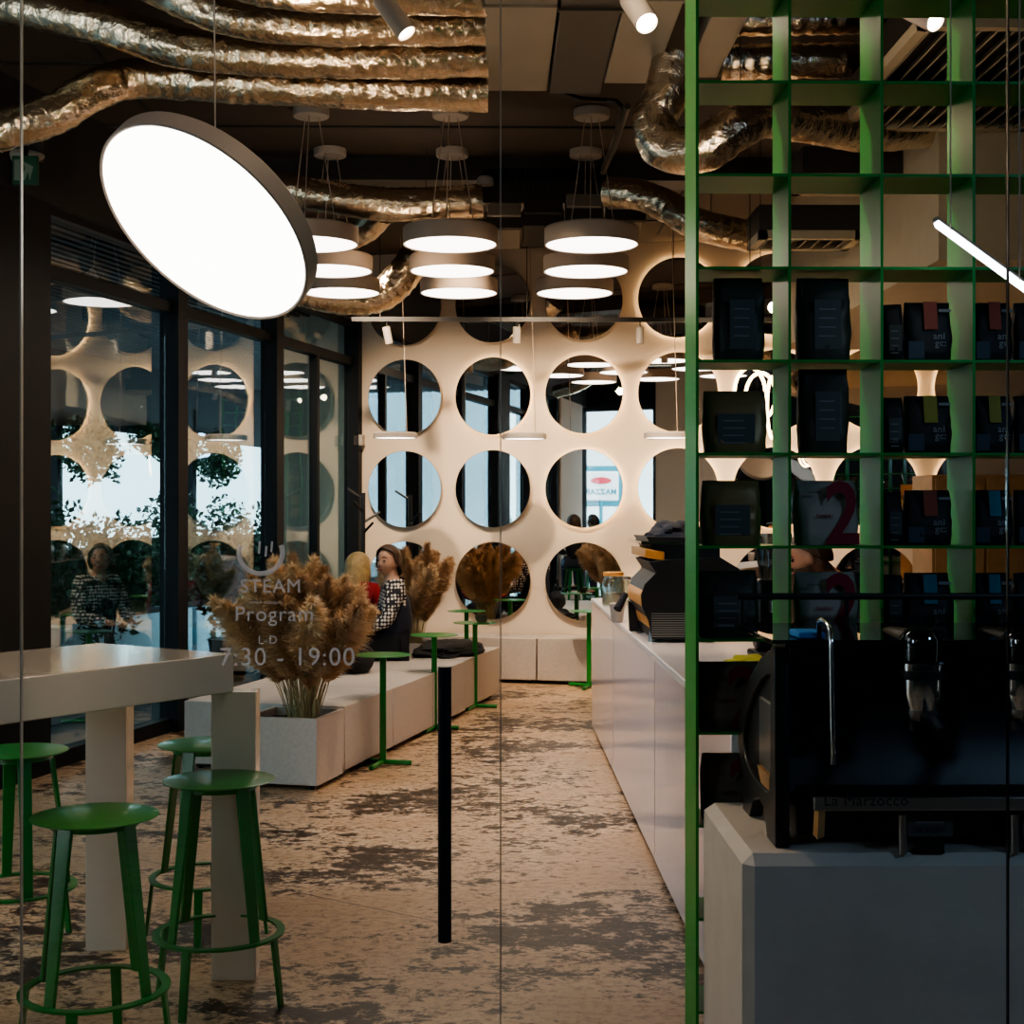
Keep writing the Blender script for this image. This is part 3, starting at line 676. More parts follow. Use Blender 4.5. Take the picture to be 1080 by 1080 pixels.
def planter(label, a0, a1, b0, b1, h):
    c = R((a0+a1)/2, (b0+b1)/2, 0); t = thing('planter_box', label, 'planter', c, -TH, 'square planters'); x = (a1-a0)/2; y = (b1-b0)/2; w_ = .022
    mb = MB(); mb.bx(-x, x, -y, -y+w_, .03, h); mb.bx(-x, x, y-w_, y, .03, h); mb.bx(-x, -x+w_, -y+w_, y-w_, .03, h); mb.bx(x-w_, x, -y+w_, y-w_, .03, h); mb.bx(-x+w_, x-w_, -y+w_, y-w_, .03, .06)
    mb.build('planter_wall', M['bench'], t, bevel=.003)
    mb = MB(); n = 9; xs = x-w_; ys = y-w_; vs = []; fs = []
    for i in range(n):
        for j in range(n): vs.append((-xs+2*xs*i/(n-1), -ys+2*ys*j/(n-1), h-.045+.02*noise.noise(Vector((i*.7, j*.7, 1)))))
    for i in range(n-1):
        for j in range(n-1): fs.append((i*n+j, (i+1)*n+j, (i+1)*n+j+1, i*n+j+1))
    mb.add(vs, fs).build('soil', M['soil'], t)
    f = MB()
    for sx in (-1, 1):
        for sy in (-1, 1): f.lathe([(.02, 0), (.02, .03)], 12, Matrix.Translation((sx*(x-.05), sy*(y-.05), 0)))
    f.build('foot', M['blackmetal'], t); return t, c
pl1, c1 = planter('square pale planter full of pampas grass, in front of the benches', 1.45, 1.90, -5.75, -5.30, .415)
pl2, c2 = planter('square pale planter behind the seated people near the mirror wall', .86, 1.27, -1.55, -1.13, .45)

def plume_mesh(seed, L, bend, fluff, stem_f=.42):
    """stem from origin upward with a fluffy head; returns (stem mb, head mb)"""
    rnd = random.Random(seed); n = 26; pts = []
    for i in range(n):
        t_ = i/(n-1); pts.append(Vector((bend*t_*t_*L, .03*sin(t_*5+seed)*L, L*t_*(1-.12*bend*t_))))
    smb = MB().tube(pts[:-2], [.0028*(1-.6*i/n) for i in range(n-2)], 5)
    hm = MB(); i0 = int(n*stem_f)
    cnt = 3000
    for k in range(cnt):
        t_ = stem_f+(1-stem_f)*(rnd.random()**.9); f = t_*(n-1); i = min(n-2, int(f)); p = pts[i].lerp(pts[i+1], f-i); tg = (pts[i+1]-pts[i]).normalized()
        s = (t_-stem_f)/(1-stem_f); env = (sin(PI*min(1, s*1.05+.05))**.6)*(1-.35*s)
        a = rnd.random()*2*PI; side = tg.orthogonal().normalized(); side.rotate(Matrix.Rotation(a, 3, tg).to_quaternion())
        off = side*rnd.random()**.6*fluff*env*.75
        ln = fluff*(.6+.9*rnd.random())*(.5+.6*env); dr = (tg*(.55+.6*rnd.random())+side*(.35+.75*rnd.random())+Vector((noise.noise(p*9), noise.noise(p*9+Vector((5, 0, 0))), 0))*.8).normalized()
        p0 = p+off*.55; p1 = p0+dr*ln*.6; p2 = p1+(dr+Vector((0, 0, -.7*rnd.random()))).normalized()*ln*.5
        wv = dr.cross(Vector((rnd.random()-.5, rnd.random()-.5, rnd.random()-.5))).normalized()*(.0014+.0010*rnd.random())
        o = len(hm.v); hm.v += [p0-wv*.5, p0+wv*.5, p1-wv, p1+wv, p2]; hm.f += [[o, o+1, o+3, o+2], [o+2, o+3, o+4]]
    return smb, hm
protos = []
def raw_mesh(mb, name, m):
    me = bpy.data.meshes.new(name); me.from_pydata([tuple(p) for p in mb.v], [], mb.f); me.materials.append(m); return me
for sd, (L, bd, fl) in enumerate(((.80, .06, .080), (.76, .16, .088), (.72, .30, .084), (.86, .12, .072), (.62, .22, .070), (.55, .12, .060))):
    s_, h_ = plume_mesh(sd+1, L, bd, fl); protos.append((raw_mesh(s_, 'stalk', M['stem']), raw_mesh(h_, 'plume', M['plume']), raw_mesh(h_, 'plume', M['plumed'])))
def bouquet(label, base, n, spread, seed, darkf, scale=1.0, bias=0):
    rnd = random.Random(seed); t = thing('pampas_grass', label, 'plant', base, 0, None)
    for k in range(n):
        az = 2*PI*(k*.618)+rnd.uniform(-.3, .3)+bias; tl = spread*sqrt((k+.5)/n)*rnd.uniform(.75, 1.1); v = rnd.choice([0, 1, 2, 3, 3, 0, 4] if k < n*.7 else [1, 2, 4, 5, 2])
        sm, hm, hd = protos[v]; rr = .085*sqrt((k+.5)/n)
        q = Matrix.Translation((rr*cos(az), rr*sin(az), 0)) @ Matrix.Rotation(az, 4, 'Z') @ Matrix.Rotation(tl, 4, 'Y') @ Matrix.Scale(scale*rnd.uniform(.85, 1.08), 4)
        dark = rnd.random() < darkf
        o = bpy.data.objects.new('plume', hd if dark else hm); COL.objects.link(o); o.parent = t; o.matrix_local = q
        s = bpy.data.objects.new('stalk', sm); COL.objects.link(s); s.parent = o
    # thin grass blades at the base
    gm = MB()
    for k in range(170):
        az = rnd.random()*2*PI; r0 = .09*sqrt(rnd.random()); L = rnd.uniform(.18, .42)*scale; out = rnd.uniform(.05, .55)
        pts = [Vector((r0*cos(az), r0*sin(az), 0))+Vector((cos(az)*out*L*s_*s_, sin(az)*out*L*s_*s_, L*s_)) for s_ in (0, .35, .7, 1)]
        wv = Vector((-sin(az), cos(az), 0))*.0022; o = len(gm.v)
        for i, p_ in enumerate(pts): gm.v += [p_-wv*(1-i*.3), p_+wv*(1-i*.3)]
        for i in range(3): gm.f.append([o+2*i, o+2*i+1, o+2*i+3, o+2*i+2])
    o = bpy.data.objects.new('grass_blade', raw_mesh(gm, 'grass_blade', M['stem'])); COL.objects.link(o); o.parent = t; o['kind'] = 'stuff'
    return t
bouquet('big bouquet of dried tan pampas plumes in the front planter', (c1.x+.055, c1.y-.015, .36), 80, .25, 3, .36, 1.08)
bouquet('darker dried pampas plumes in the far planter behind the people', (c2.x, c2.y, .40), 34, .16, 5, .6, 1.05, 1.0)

# ------------------------------------------------------------------ small green tables
def side_table(label, x, y, h=.70, dx=0.0, rz=0.0, first=[None]):
    if first[0]:
        return dup(first[0], (x, y, 0), rz, label)
    t = thing('side_table', label, 'table', (x, y, 0), rz, 'small green side tables')
    MB().lathe([(.001, h-.006), (.172, h-.006), (.178, h-.003), (.178, h-.001), (.174, h), (.001, h-.002)], 48, Matrix.Translation((.0, 0, 0)), cap=False).build('tabletop', M['green'], t)
    MB().bx(-.020, .020, -.020, .020, .02, h-.006).build('post', M['green'], t, bevel=.003)
    mb = MB(); mb.tube([(-.17, .14, .018), (0, 0, .022), (.18, -.02, .018)], .016, 10); mb.tube([(0, 0, .022), (-.06, -.20, .018)], .016, 10); mb.build('foot', M['green'], t)
    first[0] = t; return t
for px, Y, lab in ((404, 9.0, 'small green side table nearest, beside the first bench'), (458, 10.45, 'small green side table second from the front, behind the door handle'), (501, 11.6, 'small green side table third from the front, with a cup on it'), (492, 12.98, 'small green side table farthest, before the wall bench'), (621, 12.95, 'small green side table half hidden behind the far end of the bar')):
    p = W(px, 0, Y); side_table(lab, p.x, Y)
t = thing('coffee_cup', 'small greenish cup standing on the third side table', 'cup', (W(508, 0, 11.55).x, 11.55, .70))
MB().lathe([(.03, 0), (.05, .03), (.055, .06), (.05, .06), (.045, .03), (.001, .012)], 24, cap=False).build('cup_body', M['olive'], t)
MB().lathe([(.001, .0), (.06, .002), (.075, .008)], 24, cap=False).build('saucer', M['cream'], t)
# coat rack
p = W(383, 0, 13.35)
t = thing('coat_rack', 'thin black coat rack before the leftmost mirrors', 'coat rack', (p.x, 13.35, 0))
MB().cyl((0, 0, 0), (0, 0, 1.78), .022, seg=12).build('post', M['black'], t)
mb = MB()
for a, z in ((0.3, 1.5), (2.8, 1.72), (4.2, 1.6), (5.4, 1.4)): mb.cyl((0, 0, z), (.16*cos(a), .16*sin(a), z+.10), .012, seg=8)
mb.build('hook_arm', M['black'], t); MB().lathe([(.17, 0), (.17, .012), (.02, .03)], 24).build('base', M['black'], t)

# ------------------------------------------------------------------ people
def skin_mesh(verts, edges, radii, name, m, sub=2, remesh=None, extra=None):
    me = bpy.data.meshes.new(name); me.from_pydata([tuple(v) for v in verts], edges, [])
    o = bpy.data.objects.new(name, me); COL.objects.link(o)
    md = o.modifiers.new('s', 'SKIN'); md.use_smooth_shade = True
    for i, r in enumerate(radii):
        sv = me.skin_vertices[0].data[i]; sv.radius = (r, r) if not isinstance(r, tuple) else r; sv.use_root = (i == 0)
    sb = o.modifiers.new('u', 'SUBSURF'); sb.levels = sub; sb.render_levels = sub
    bpy.context.view_layer.update(); dg = bpy.context.evaluated_depsgraph_get()
    e = bpy.data.meshes.new_from_object(o.evaluated_get(dg)); bpy.data.objects.remove(o)
    if extra is not None:
        bm = bmesh.new(); bm.from_mesh(e)
        em = extra.mesh('x', None); bm.from_mesh(em); bm.to_mesh(e); bm.free()
    o = bpy.data.objects.new(name, e); COL.objects.link(o)
    if remesh:
        r = o.modifiers.new('r', 'REMESH'); r.mode = 'VOXEL'; r.voxel_size = remesh; r.use_smooth_shade = True
        s2 = o.modifiers.new('m', 'SMOOTH'); s2.iterations = 3; s2.factor = .5
        bpy.context.view_layer.update(); dg = bpy.context.evaluated_depsgraph_get()
        e2 = bpy.data.meshes.new_from_object(o.evaluated_get(dg)); bpy.data.objects.remove(o)
        o = bpy.data.objects.new(name, e2); COL.objects.link(o)
    o.data.materials.clear(); o.data.materials.append(m); o.data.shade_smooth(); return o
def head_mb(hm):
    """head facing +Y, centre at origin, mapped by hm"""
    mb = MB(); vs = []; fs = []; S, Rn = 28, 20
    for i in range(Rn+1):
        th = PI*i/Rn
        for k in range(S):
            a = 2*PI*k/S; x = sin(th)*cos(a); y = sin(th)*sin(a); z = cos(th)
            X = x*.074; Y = y*.094; Z = z*.110
            if z < 0: X *= 1-.30*z*z*1.1; Y *= 1-.10*z*z
            if z < -.2 and y > .3: Y += .010*(-z)
            if y > .6 and .0 < z < .35: Y -= .006*(1 if abs(x) > .2 else 0)
            vs.append((X, Y, Z))
    for i in range(Rn):
        for k in range(S): k2 = (k+1) % S; fs.append((i*S+k, i*S+k2, (i+1)*S+k2, (i+1)*S+k))
    mb.add(vs, fs, hm)
    # nose, brow, lips, ears
    mb.add([(-.014, .083, -.03), (.014, .083, -.03), (0, .118, -.027), (0, .090, .022), (-.008, .08, .02), (.008, .08, .02)], [(0, 1, 2), (0, 2, 3, 4), (1, 5, 3, 2), (0, 4, 5, 1)], hm)
    for s in (-1, 1): mb.ball((0, 0, 0), .02, 10, 8, (1, 1, 1)); 
    n = len(mb.v)
    # move the two ear balls into place
    per = 10*9
    for j, s in enumerate((-1, 1)):
        for i in range(per):
            idx = n-per*2+j*per+i; v = mb.v[idx]; mb.v[idx] = hm @ Vector((v.x*.4+s*.075, v.y*.9-.005, v.z*1.6-.005))
    return mb
def person(label, loc, rz, seat, pose, top, legs, hair, hairlen, head_yaw=0.0, head_pitch=0.0, skin='skin', beard=False, lean=0.0, group=None, scale=1.0, topname='shirt', sunglass=False):
    t = thing('person', label, 'person', loc, rz, group); t.scale = (scale,)*3
    s = seat+.09 if pose == 'sit' else .92
    J = {}
    def V(x, y, z): 
        v = Vector((x, y, z)); 
        return Vector((v.x, v.y*cos(lean)+v.z*sin(lean), v.z*cos(lean)-v.y*sin(lean)))+Vector((0, 0, s))
    J['pelvis'] = V(0, 0, 0); J['waist'] = V(0, -.005, .16); J['chest'] = V(0, 0, .34); J['nb'] = V(0, .0, .47); J['neck'] = V(0, .015, .545)
    for sg, n in ((-1, 'l'), (1, 'r')):
        J['sh'+n] = V(sg*.165, -.005, .435); J['el'+n] = V(sg*.225, .06, .18); J['wr'+n] = V(sg*.12, .28, .14)
        J['pa'+n] = V(sg*.09, .34, .13)
        if pose == 'sit':
            J['hp'+n] = Vector((sg*.09, .02, s-.0)); J['kn'+n] = Vector((sg*.12, .43, s+.0)); J['an'+n] = Vector((sg*.12, .40, max(.07, s-.43))); J['to'+n] = Vector((sg*.13, .55, max(.03, s-.47)))
        else:
            J['hp'+n] = Vector((sg*.09, 0, s-.02)); J['kn'+n] = Vector((sg*.10, .03, s-.45)); J['an'+n] = Vector((sg*.10, -.01, .08)); J['to'+n] = Vector((sg*.11, .15, .035))
    vs = []; rad = []; ed = []; ix = {}
    def ad(n, r): ix[n] = len(vs); vs.append(J[n]); rad.append(r)
    for n, r in (('pelvis', (.13, .10)), ('waist', (.115, .085)), ('chest', (.135, .095)), ('nb', (.07, .06)), ('neck', .052)): ad(n, r)
    for a, b in (('pelvis', 'waist'), ('waist', 'chest'), ('chest', 'nb'), ('nb', 'neck')): ed.append((ix[a], ix[b]))
    for n in 'lr':
        for k, r in (('sh', .055), ('el', .040), ('wr', .026), ('pa', (.034, .016)), ('hp', .085), ('kn', .055), ('an', .036), ('to', .03)): ad(k+n, r)
        ed += [(ix['chest'], ix['sh'+n]), (ix['sh'+n], ix['el'+n]), (ix['el'+n], ix['wr'+n]), (ix['wr'+n], ix['pa'+n]), (ix['pelvis'], ix['hp'+n]), (ix['hp'+n], ix['kn'+n]), (ix['kn'+n], ix['an'+n]), (ix['an'+n], ix['to'+n])]
        sg = -1 if n == 'l' else 1; base = J['pa'+n]
        fw = (J['pa'+n]-J['wr'+n]).normalized(); sd = Vector((sg, 0, 0))
        fd = MB()
        for fi, (o_, L) in enumerate(((-.030, .072), (-.010, .082), (.011, .076), (.031, .060))):
            p0 = base+sd*o_+fw*.015; p1 = p0+fw*L*.55; p2 = p1+fw*L*.35+Vector((0, 0, -L*.35))
            fd.tube([p0-fw*.02, p1, p2], [.0095, .0088, .0075], 8)
        p0 = J['wr'+n]+fw*.03-sd*.02; fd.tube([p0, p0-sd*.03+fw*.03, p0-sd*.04+fw*.06], [.011, .010, .008], 8)
        J['f'+n] = fd
    hc = J['neck']+V(0, .02, .075)-V(0, 0, 0)
    hm = Matrix.Translation(hc) @ Matrix.Rotation(head_yaw, 4, 'Z') @ Matrix.Rotation(-head_pitch, 4, 'X')
    ex = head_mb(hm)
    ex.tube([J['nb'], J['neck'], hm @ Vector((0, -.02, -.05))], [.055, .052, .052], 16)
    for n in 'lr': ex.add(J['f'+n].v, J['f'+n].f)
    skin_mesh(vs, ed, rad, 'body', M[skin], 2, .0085, ex).parent = t
    # clothing: same joints with larger radii
    def cloth(names, rads, edges, nm, m):
        o = skin_mesh([J[n] for n in names], [(names.index(a), names.index(b)) for a, b in edges], rads, nm, M[m], 2); o.parent = t; return o
    nm = ['chest', 'waist', 'pelvis', 'nb', 'shl', 'ell', 'wrl', 'shr', 'elr', 'wrr']
    cloth(nm, [(.155, .115), (.135, .105), (.15, .12), (.080, .072), .078, .058, .042, .075, .058, .042], [('chest', 'waist'), ('waist', 'pelvis'), ('chest', 'nb'), ('chest', 'shl'), ('shl', 'ell'), ('ell', 'wrl'), ('chest', 'shr'), ('shr', 'elr'), ('elr', 'wrr')], topname, top)
    nm = ['pelvis', 'hpl', 'knl', 'anl', 'hpr', 'knr', 'anr']
    cloth(nm, [(.14, .115), .098, .070, .052, .098, .070, .052], [('pelvis', 'hpl'), ('hpl', 'knl'), ('knl', 'anl'), ('pelvis', 'hpr'), ('hpr', 'knr'), ('knr', 'anr')], 'trousers', legs)
    for n in 'lr':
        sh = MB().tube([J['an'+n]+Vector((0, -.03, -.03)), J['to'+n]+Vector((0, .03, 0))], [.042, .034], 12).build('shoe', M['blackcloth'], t)
    # hair cap
    hb = MB(); vs = []; fs = []; S, Rn = 32, 16
    ext = hairlen
    for i in range(Rn+1):
        f = i/Rn; th = PI*.62*f
        for k in range(S):
            a = 2*PI*k/S; y = sin(a); back = max(0, -y*.6+.45); lim = .38+.04*sin(a*3+1)+.60*min(1, back*1.3)
            tt = th*lim; fw_ = 1+.9*ext; x_ = sin(tt)*cos(a)*.092*fw_; y_ = sin(tt)*sin(a)*.110*(1+.4*ext); z_ = cos(tt)*.126+.002
            w = 1+.09*noise.noise(Vector((k*1.3, f*1.5, ext*9)))+.035*sin(k*2.9)*f
            if f > .75 and y < .35: z_ -= ext*(f-.75)/.25; x_ *= 1+.15*ext
            vs.append((x_*w, y_*w-.004, z_))
    for i in range(Rn):
        for k in range(S): k2 = (k+1) % S; fs.append((i*S+k, i*S+k2, (i+1)*S+k2, (i+1)*S+k))
    hb.add(vs, fs, hm); ho = hb.build('hair', M[hair], t); sd = ho.modifiers.new('t', 'SOLIDIFY'); sd.thickness = .012; sd.offset = 0
    for s_ in (-1, 1): MB().ball(hm @ Vector((s_*.030, .086, .008)), .0075, 10, 8).build('eye', M['eye'], t)
    for s_ in (-1, 1): MB().tube([hm @ Vector((s_*.016, .096, .030)), hm @ Vector((s_*.032, .093, .034)), hm @ Vector((s_*.048, .080, .028))], .004, 6).build('eyebrow', M[hair], t)
    MB().tube([hm @ Vector((-.022, .094, -.058)), hm @ Vector((0, .101, -.056)), hm @ Vector((.022, .094, -.058))], .0055, 8).build('lips', M['lip'], t)
    if beard:
        b_ = MB(); vs = []; fs = []
        for i in range(7):
            for k in range(17):
                a = PI*(k/16); th = PI*(.60+.38*i/6); vs.append((sin(th)*cos(a)*.080, sin(th)*sin(a)*.104+.004, cos(th)*.122))
        for i in range(6):
            for k in range(16): fs.append((i*17+k, i*17+k+1, (i+1)*17+k+1, (i+1)*17+k))
        b_.add(vs, fs, hm).build('beard', M[hair], t)
    return t, hm
# seated woman with dotted sleeves (faces the window side, head turned back to the viewer)
pw = W(414, 0, 11.35)
pt, hm = person('seated woman with short brown hair turning her head, dotted top and dark vest', (pw.x, 11.35, 0), radians(100), .425, 'sit', 'dots', 'blackcloth', 'brown', .055, head_yaw=radians(48), head_pitch=-.05, skin='skin', scale=1.06)
vm = MB(); 
vo = skin_mesh([Vector((0, -.015, .53)), Vector((0, -.02, .72)), Vector((0, -.03, .93))], [(0, 1), (1, 2)], [(.185, .15), (.18, .14), (.185, .12)], 'vest', M['navy'], 2); vo.parent = pt
pb = W(376, 0, 11.9)
person('seated woman with long blonde hair seen from behind, red top', (pb.x, 11.9, 0), radians(-20), .425, 'sit', 'red', 'denim', 'blonde', .12, head_yaw=radians(0), skin='skin', topname='sweater')
# barista behind the bar
pz = W(868, 0, 7.0)
bt_, hm = person('barista in dark shirt bending over behind the lattice shelf', (pz.x+.30, 7.15, 0), radians(108), .5, 'stand', 'navy', 'denim', 'brown', .0, head_yaw=radians(-28), head_pitch=.30, skin='skind', beard=True, lean=.62, scale=.98)
# guests by the front windows (seen in the third mirror column)
for i, (x, y, rz, lb, top, hair, hl, bd) in enumerate(((-2.91, 5.94, 150, 'woman with long light brown hair on a stool, seen only in the mirror', 'blackcloth', 'brown', .20, False), (-3.03, 4.93, 95, 'person in mint green top, back of dark head, seen in the mirror', 'mint', 'blackhair', .02, False), (-2.28, 5.62, 60, 'bearded man in black shirt looking down, seen in the mirror', 'blackcloth', 'blackhair', .0, True))):
    person(lb, (x, y, 0), radians(rz), .724, 'sit', top, 'denim', hair, hl, head_pitch=.25 if bd else 0, beard=bd)
    dup(st, (x, y, 0), .3*i, ['green bar stool under the woman seen in the mirror', 'green bar stool under the person in mint green', 'green bar stool under the bearded man'][i])

# coat and bag on benches
def lump(name, label, cat, loc, dims, m, seed, rz=0):
    mb = MB().ball((0, 0, 0), 1, 40, 24)
    for i, v in enumerate(mb.v):
        d = 1+.28*noise.noise(v*1.7+Vector((seed, 0, 0)))+.13*noise.noise(v*4.5+Vector((0, seed, 0))); v = v*d
        mb.v[i] = Vector((v.x*dims[0], v.y*dims[1], max(0, (v.z+.35)*dims[2])))
    o = mb.build(name, m); o.location = loc; o.rotation_euler = (0, 0, rz); return tag(o, label, cat)
q1 = R(1.60, -2.0, .427)
lump('coat', 'black coat lying spread over the bench beside the third side table', 'coat', q1, (.27, .50, .075), M['blackcloth'], 2, -TH)
q1 = R(1.35, -3.55, .427)
t = thing('handbag', 'rounded black bag standing on the bench beside the red top', 'bag', q1, -TH)
mb = MB().ball((0, 0, 0), 1, 32, 20)
for i, v in enumerate(mb.v): v = v*(1+.1*noise.noise(v*2)); mb.v[i] = Vector((v.x*.12, v.y*.18, max(0, (v.z+.8)*.12)))
mb.build('bag_body', M['blackcloth'], t); MB().tube([(0, -.09, .17), (0, -.07, .27), (0, 0, .30), (0, .07, .27), (0, .09, .17)], .008, 8).build('handle', M['black'], t)

# ------------------------------------------------------------------ long bar
BX = .728; BH = .965
t = thing('bar_counter', 'long pale glossy bar running back toward the mirror wall', 'counter', (BX, 8.0, 0))
y0, y1 = 4.35, 10.48; wd = .66
MB().bx(0, wd, y0-8, y1-8, .03, BH-.03).build('front_panel', M['bar'], t, bevel=.004)
MB().bx(-.006, wd+.01, y0-8.005, y1-7.995, BH-.03, BH).build('worktop', M['bartop'], t, bevel=.006)
MB().bx(.03, wd-.03, y0-7.97, y1-8.03, 0, .03).build('plinth', M['black'], t)
sm = MB()
for y in (8.6, 6.4): sm.bx(-.0015, .001, y-8.002, y-7.998, .03, BH-.03)
sm.build('panel_seam', M['lamp'], t)
# jar
jp = W(647, 0, 9.55)
t = thing('glass_jar', 'lidded glass jar standing at the far end of the bar', 'jar', (jp.x, 9.55, BH))
MB().lathe([(.001, .002), (.07, .002), (.078, .02), (.078, .16), (.062, .19), (.062, .205), (.058, .205), (.058, .19), (.073, .158), (.073, .022), (.001, .008)], 36, cap=False).build('jar_body', M['jar'], t)
MB().lathe([(.066, .205), (.07, .21), (.07, .228), (.066, .232)], 36).build('lid', M['copper'], t)
MB().lathe([(.068, .012), (.068, .09), (.001, .095)], 24, cap=True).build('jar_contents', M['cream'], t)
t = thing('glass_jar', 'second glass jar half behind the first on the bar', 'jar', (W(660, 0, 9.2).x+.03, 9.75, BH), 0)
MB().lathe([(.001, .002), (.06, .002), (.066, .02), (.066, .13), (.05, .155), (.05, .17), (.046, .17), (.046, .153), (.061, .128), (.061, .022), (.001, .008)], 36, cap=False).build('jar_body', M['jar'], t)
MB().lathe([(.054, .17), (.057, .175), (.057, .19), (.05, .195)], 36).build('lid', M['steel'], t)
# white cup
t = thing('coffee_cup', 'white cup on the bar before the copper machine', 'cup', (W(651, 0, 8.2).x, 8.2, BH))
MB().lathe([(.028, 0), (.034, .01), (.045, .10), (.042, .10), (.031, .012), (.001, .012)], 28, cap=False).build('cup_body', M['lamprim'], t)
MB().lathe([(.046, .10), (.046, .106), (.03, .112)], 28).build('lid', M['lamprim'], t)
# copper espresso machine
Ym = 6.9
t = thing('espresso_machine', 'black espresso machine with copper front on the long bar', 'coffee machine', (0, 0, 0))
base = Vector((.9, 7.2, BH)); t.location = base
def prof(pts): 
    r = []
    for px, py in pts: w_ = W(px, py, Ym); r.append((w_.x-base.x, w_.z-base.z))
    return r
zz0, zz1 = Ym-base.y, Ym-base.y+.66
body = prof([(684, 592), (705, 590), (760, 588), (780, 600), (780, 640), (760, 674), (688, 674), (684, 655), (677, 640), (676, 628), (680, 616), (692, 604)])
MB().prism(body, 'y', zz0, zz1).build('machine_body', M['black'], t, bevel=.004)
outer = [(704, 594), (696, 604), (684, 614), (677, 626), (677, 637), (683, 650), (686, 662)]; inner = [(x+4, y+2) for x, y in outer]
band = prof([(x-1.2, y) for x, y in outer]+[(x+3, y+1) for x, y in outer[::-1]])
MB().prism(band, 'y', zz0+.004, zz1-.0).build('copper_front', M['copper'], t)
up_ = prof([(680, 578), (701, 582), (701, 592), (680, 588)]); MB().prism(up_, 'y', zz0, zz1).build('copper_rail', M['copper'], t, bevel=.006)
tp = prof([(682, 566), (760, 568), (760, 592), (700, 592), (690, 580)]); MB().prism(tp, 'y', zz0+.02, zz1-.02).build('upper_body', M['black'], t)
ty = prof([(676, 571), (768, 574), (768, 576.5), (676, 573.5)]); MB().prism(ty, 'y', zz0-.01, zz1+.01).build('tray_rim', M['chrome'], t)
vt = MB()
for k in range(11):
    p0 = prof([(687, 647+k*2.4), (742, 648.2+k*2.4)]); x0_, x1_, z_ = p0[0][0], p0[1][0], p0[0][1]; vt.bx(x0_, x1_, zz0-.010, zz0+.0, z_-.0035, z_+.0015)
vt.build('vent_slat', M['steel'], t)
lg = prof([(674, 640), (686, 652), (686, 676), (676, 676)]); MB().prism(lg, 'y', zz1-.12, zz1-.06).build('machine_leg', M['black'], t)
ft = prof([(683, 675), (740, 675)]); mb = MB()
for x_ in (ft[0][0]+.03, ft[1][0]):
    for y_ in (zz0+.06, zz1-.06): mb.lathe([(.02, 0), (.016, .05)], 12, Matrix.Translation((x_, y_, 0)))
mb.build('foot', M['steel'], t)
ph = prof([(668, 632), (658, 648)]); mb = MB(); mb.tube([(ph[0][0], zz1-.25, ph[0][1]), (ph[1][0], zz1-.3, ph[1][1])], [.016, .022], 12); mb.build('portafilter_handle', M['navy'], t)
lump('cloth_pile', 'dark blue cloth heap lying on top of the copper machine', 'cloth', (W(712, 569, 7.2).x, 7.2, W(712, 571, Ym).z+.003), (.13, .22, .07), M['navy'], 5)
# grinder & things seen through the lattice on the bar / back bar
def grinder(label, x, y, z):
    t = thing('coffee_grinder', label, 'grinder', (x, y, z), 0, 'coffee grinders on the bar')
    MB().bx(-.09, .09, -.12, .12, 0, .03).build('base', M['black'], t, bevel=.01); MB().bx(-.07, .07, -.02, .10, .03, .34).build('grinder_body', M['blackmetal'], t, bevel=.02)
    MB().lathe([(.05, .34), (.085, .52), (.085, .54)], 28).build('hopper', M['tray'], t); MB().bx(-.02, .02, -.10, -.02, .2, .25).build('spout', M['steel'], t, bevel=.004); return t
grinder('black coffee grinder on the bar behind the first lattice column', 1.22, 6.2, BH)
t = thing('back_counter', 'dark back counter with pale top behind the bar', 'counter', (3.55, 8.5, 0))
MB().bx(-.35, .65, -3.2, 3.2, 0, .90).build('cabinet_body', M['darkgrey'], t, bevel=.004); MB().bx(-.38, .67, -3.22, 3.22, .90, .93).build('worktop', M['white'], t, bevel=.004)
t = thing('wood_cabinet', 'warm wooden cabinet standing on the back counter', 'cabinet', (3.6, 10.9, .93))
MB().bx(-.3, .5, -.25, .25, 0, .95).build('cabinet_body', M['wood'], t, bevel=.004)
for k in range(2): MB().bx(-.28+.39*k, .09+.39*k, -.27, -.252, .03, .92).build('door', M['wood'], t, bevel=.004)
for k in range(7):
    x = 3.3+.12*(k % 2); y = 7.2+.33*k
    t = thing('storage_canister', 'dark canister on the back counter, %s from the near end' % ['first', 'second', 'third', 'fourth', 'fifth', 'sixth', 'seventh'][k], 'canister', (x, y, .93), 0, 'canisters on the back counter')
    MB().lathe([(.07, 0), (.075, .01), (.075, .2), (.06, .22)], 24).build('canister_body', M['copper'] if k % 2 else M['steel'], t); MB().lathe([(.062, .22), (.062, .235), (.02, .25)], 24).build('lid', M['black'], t)

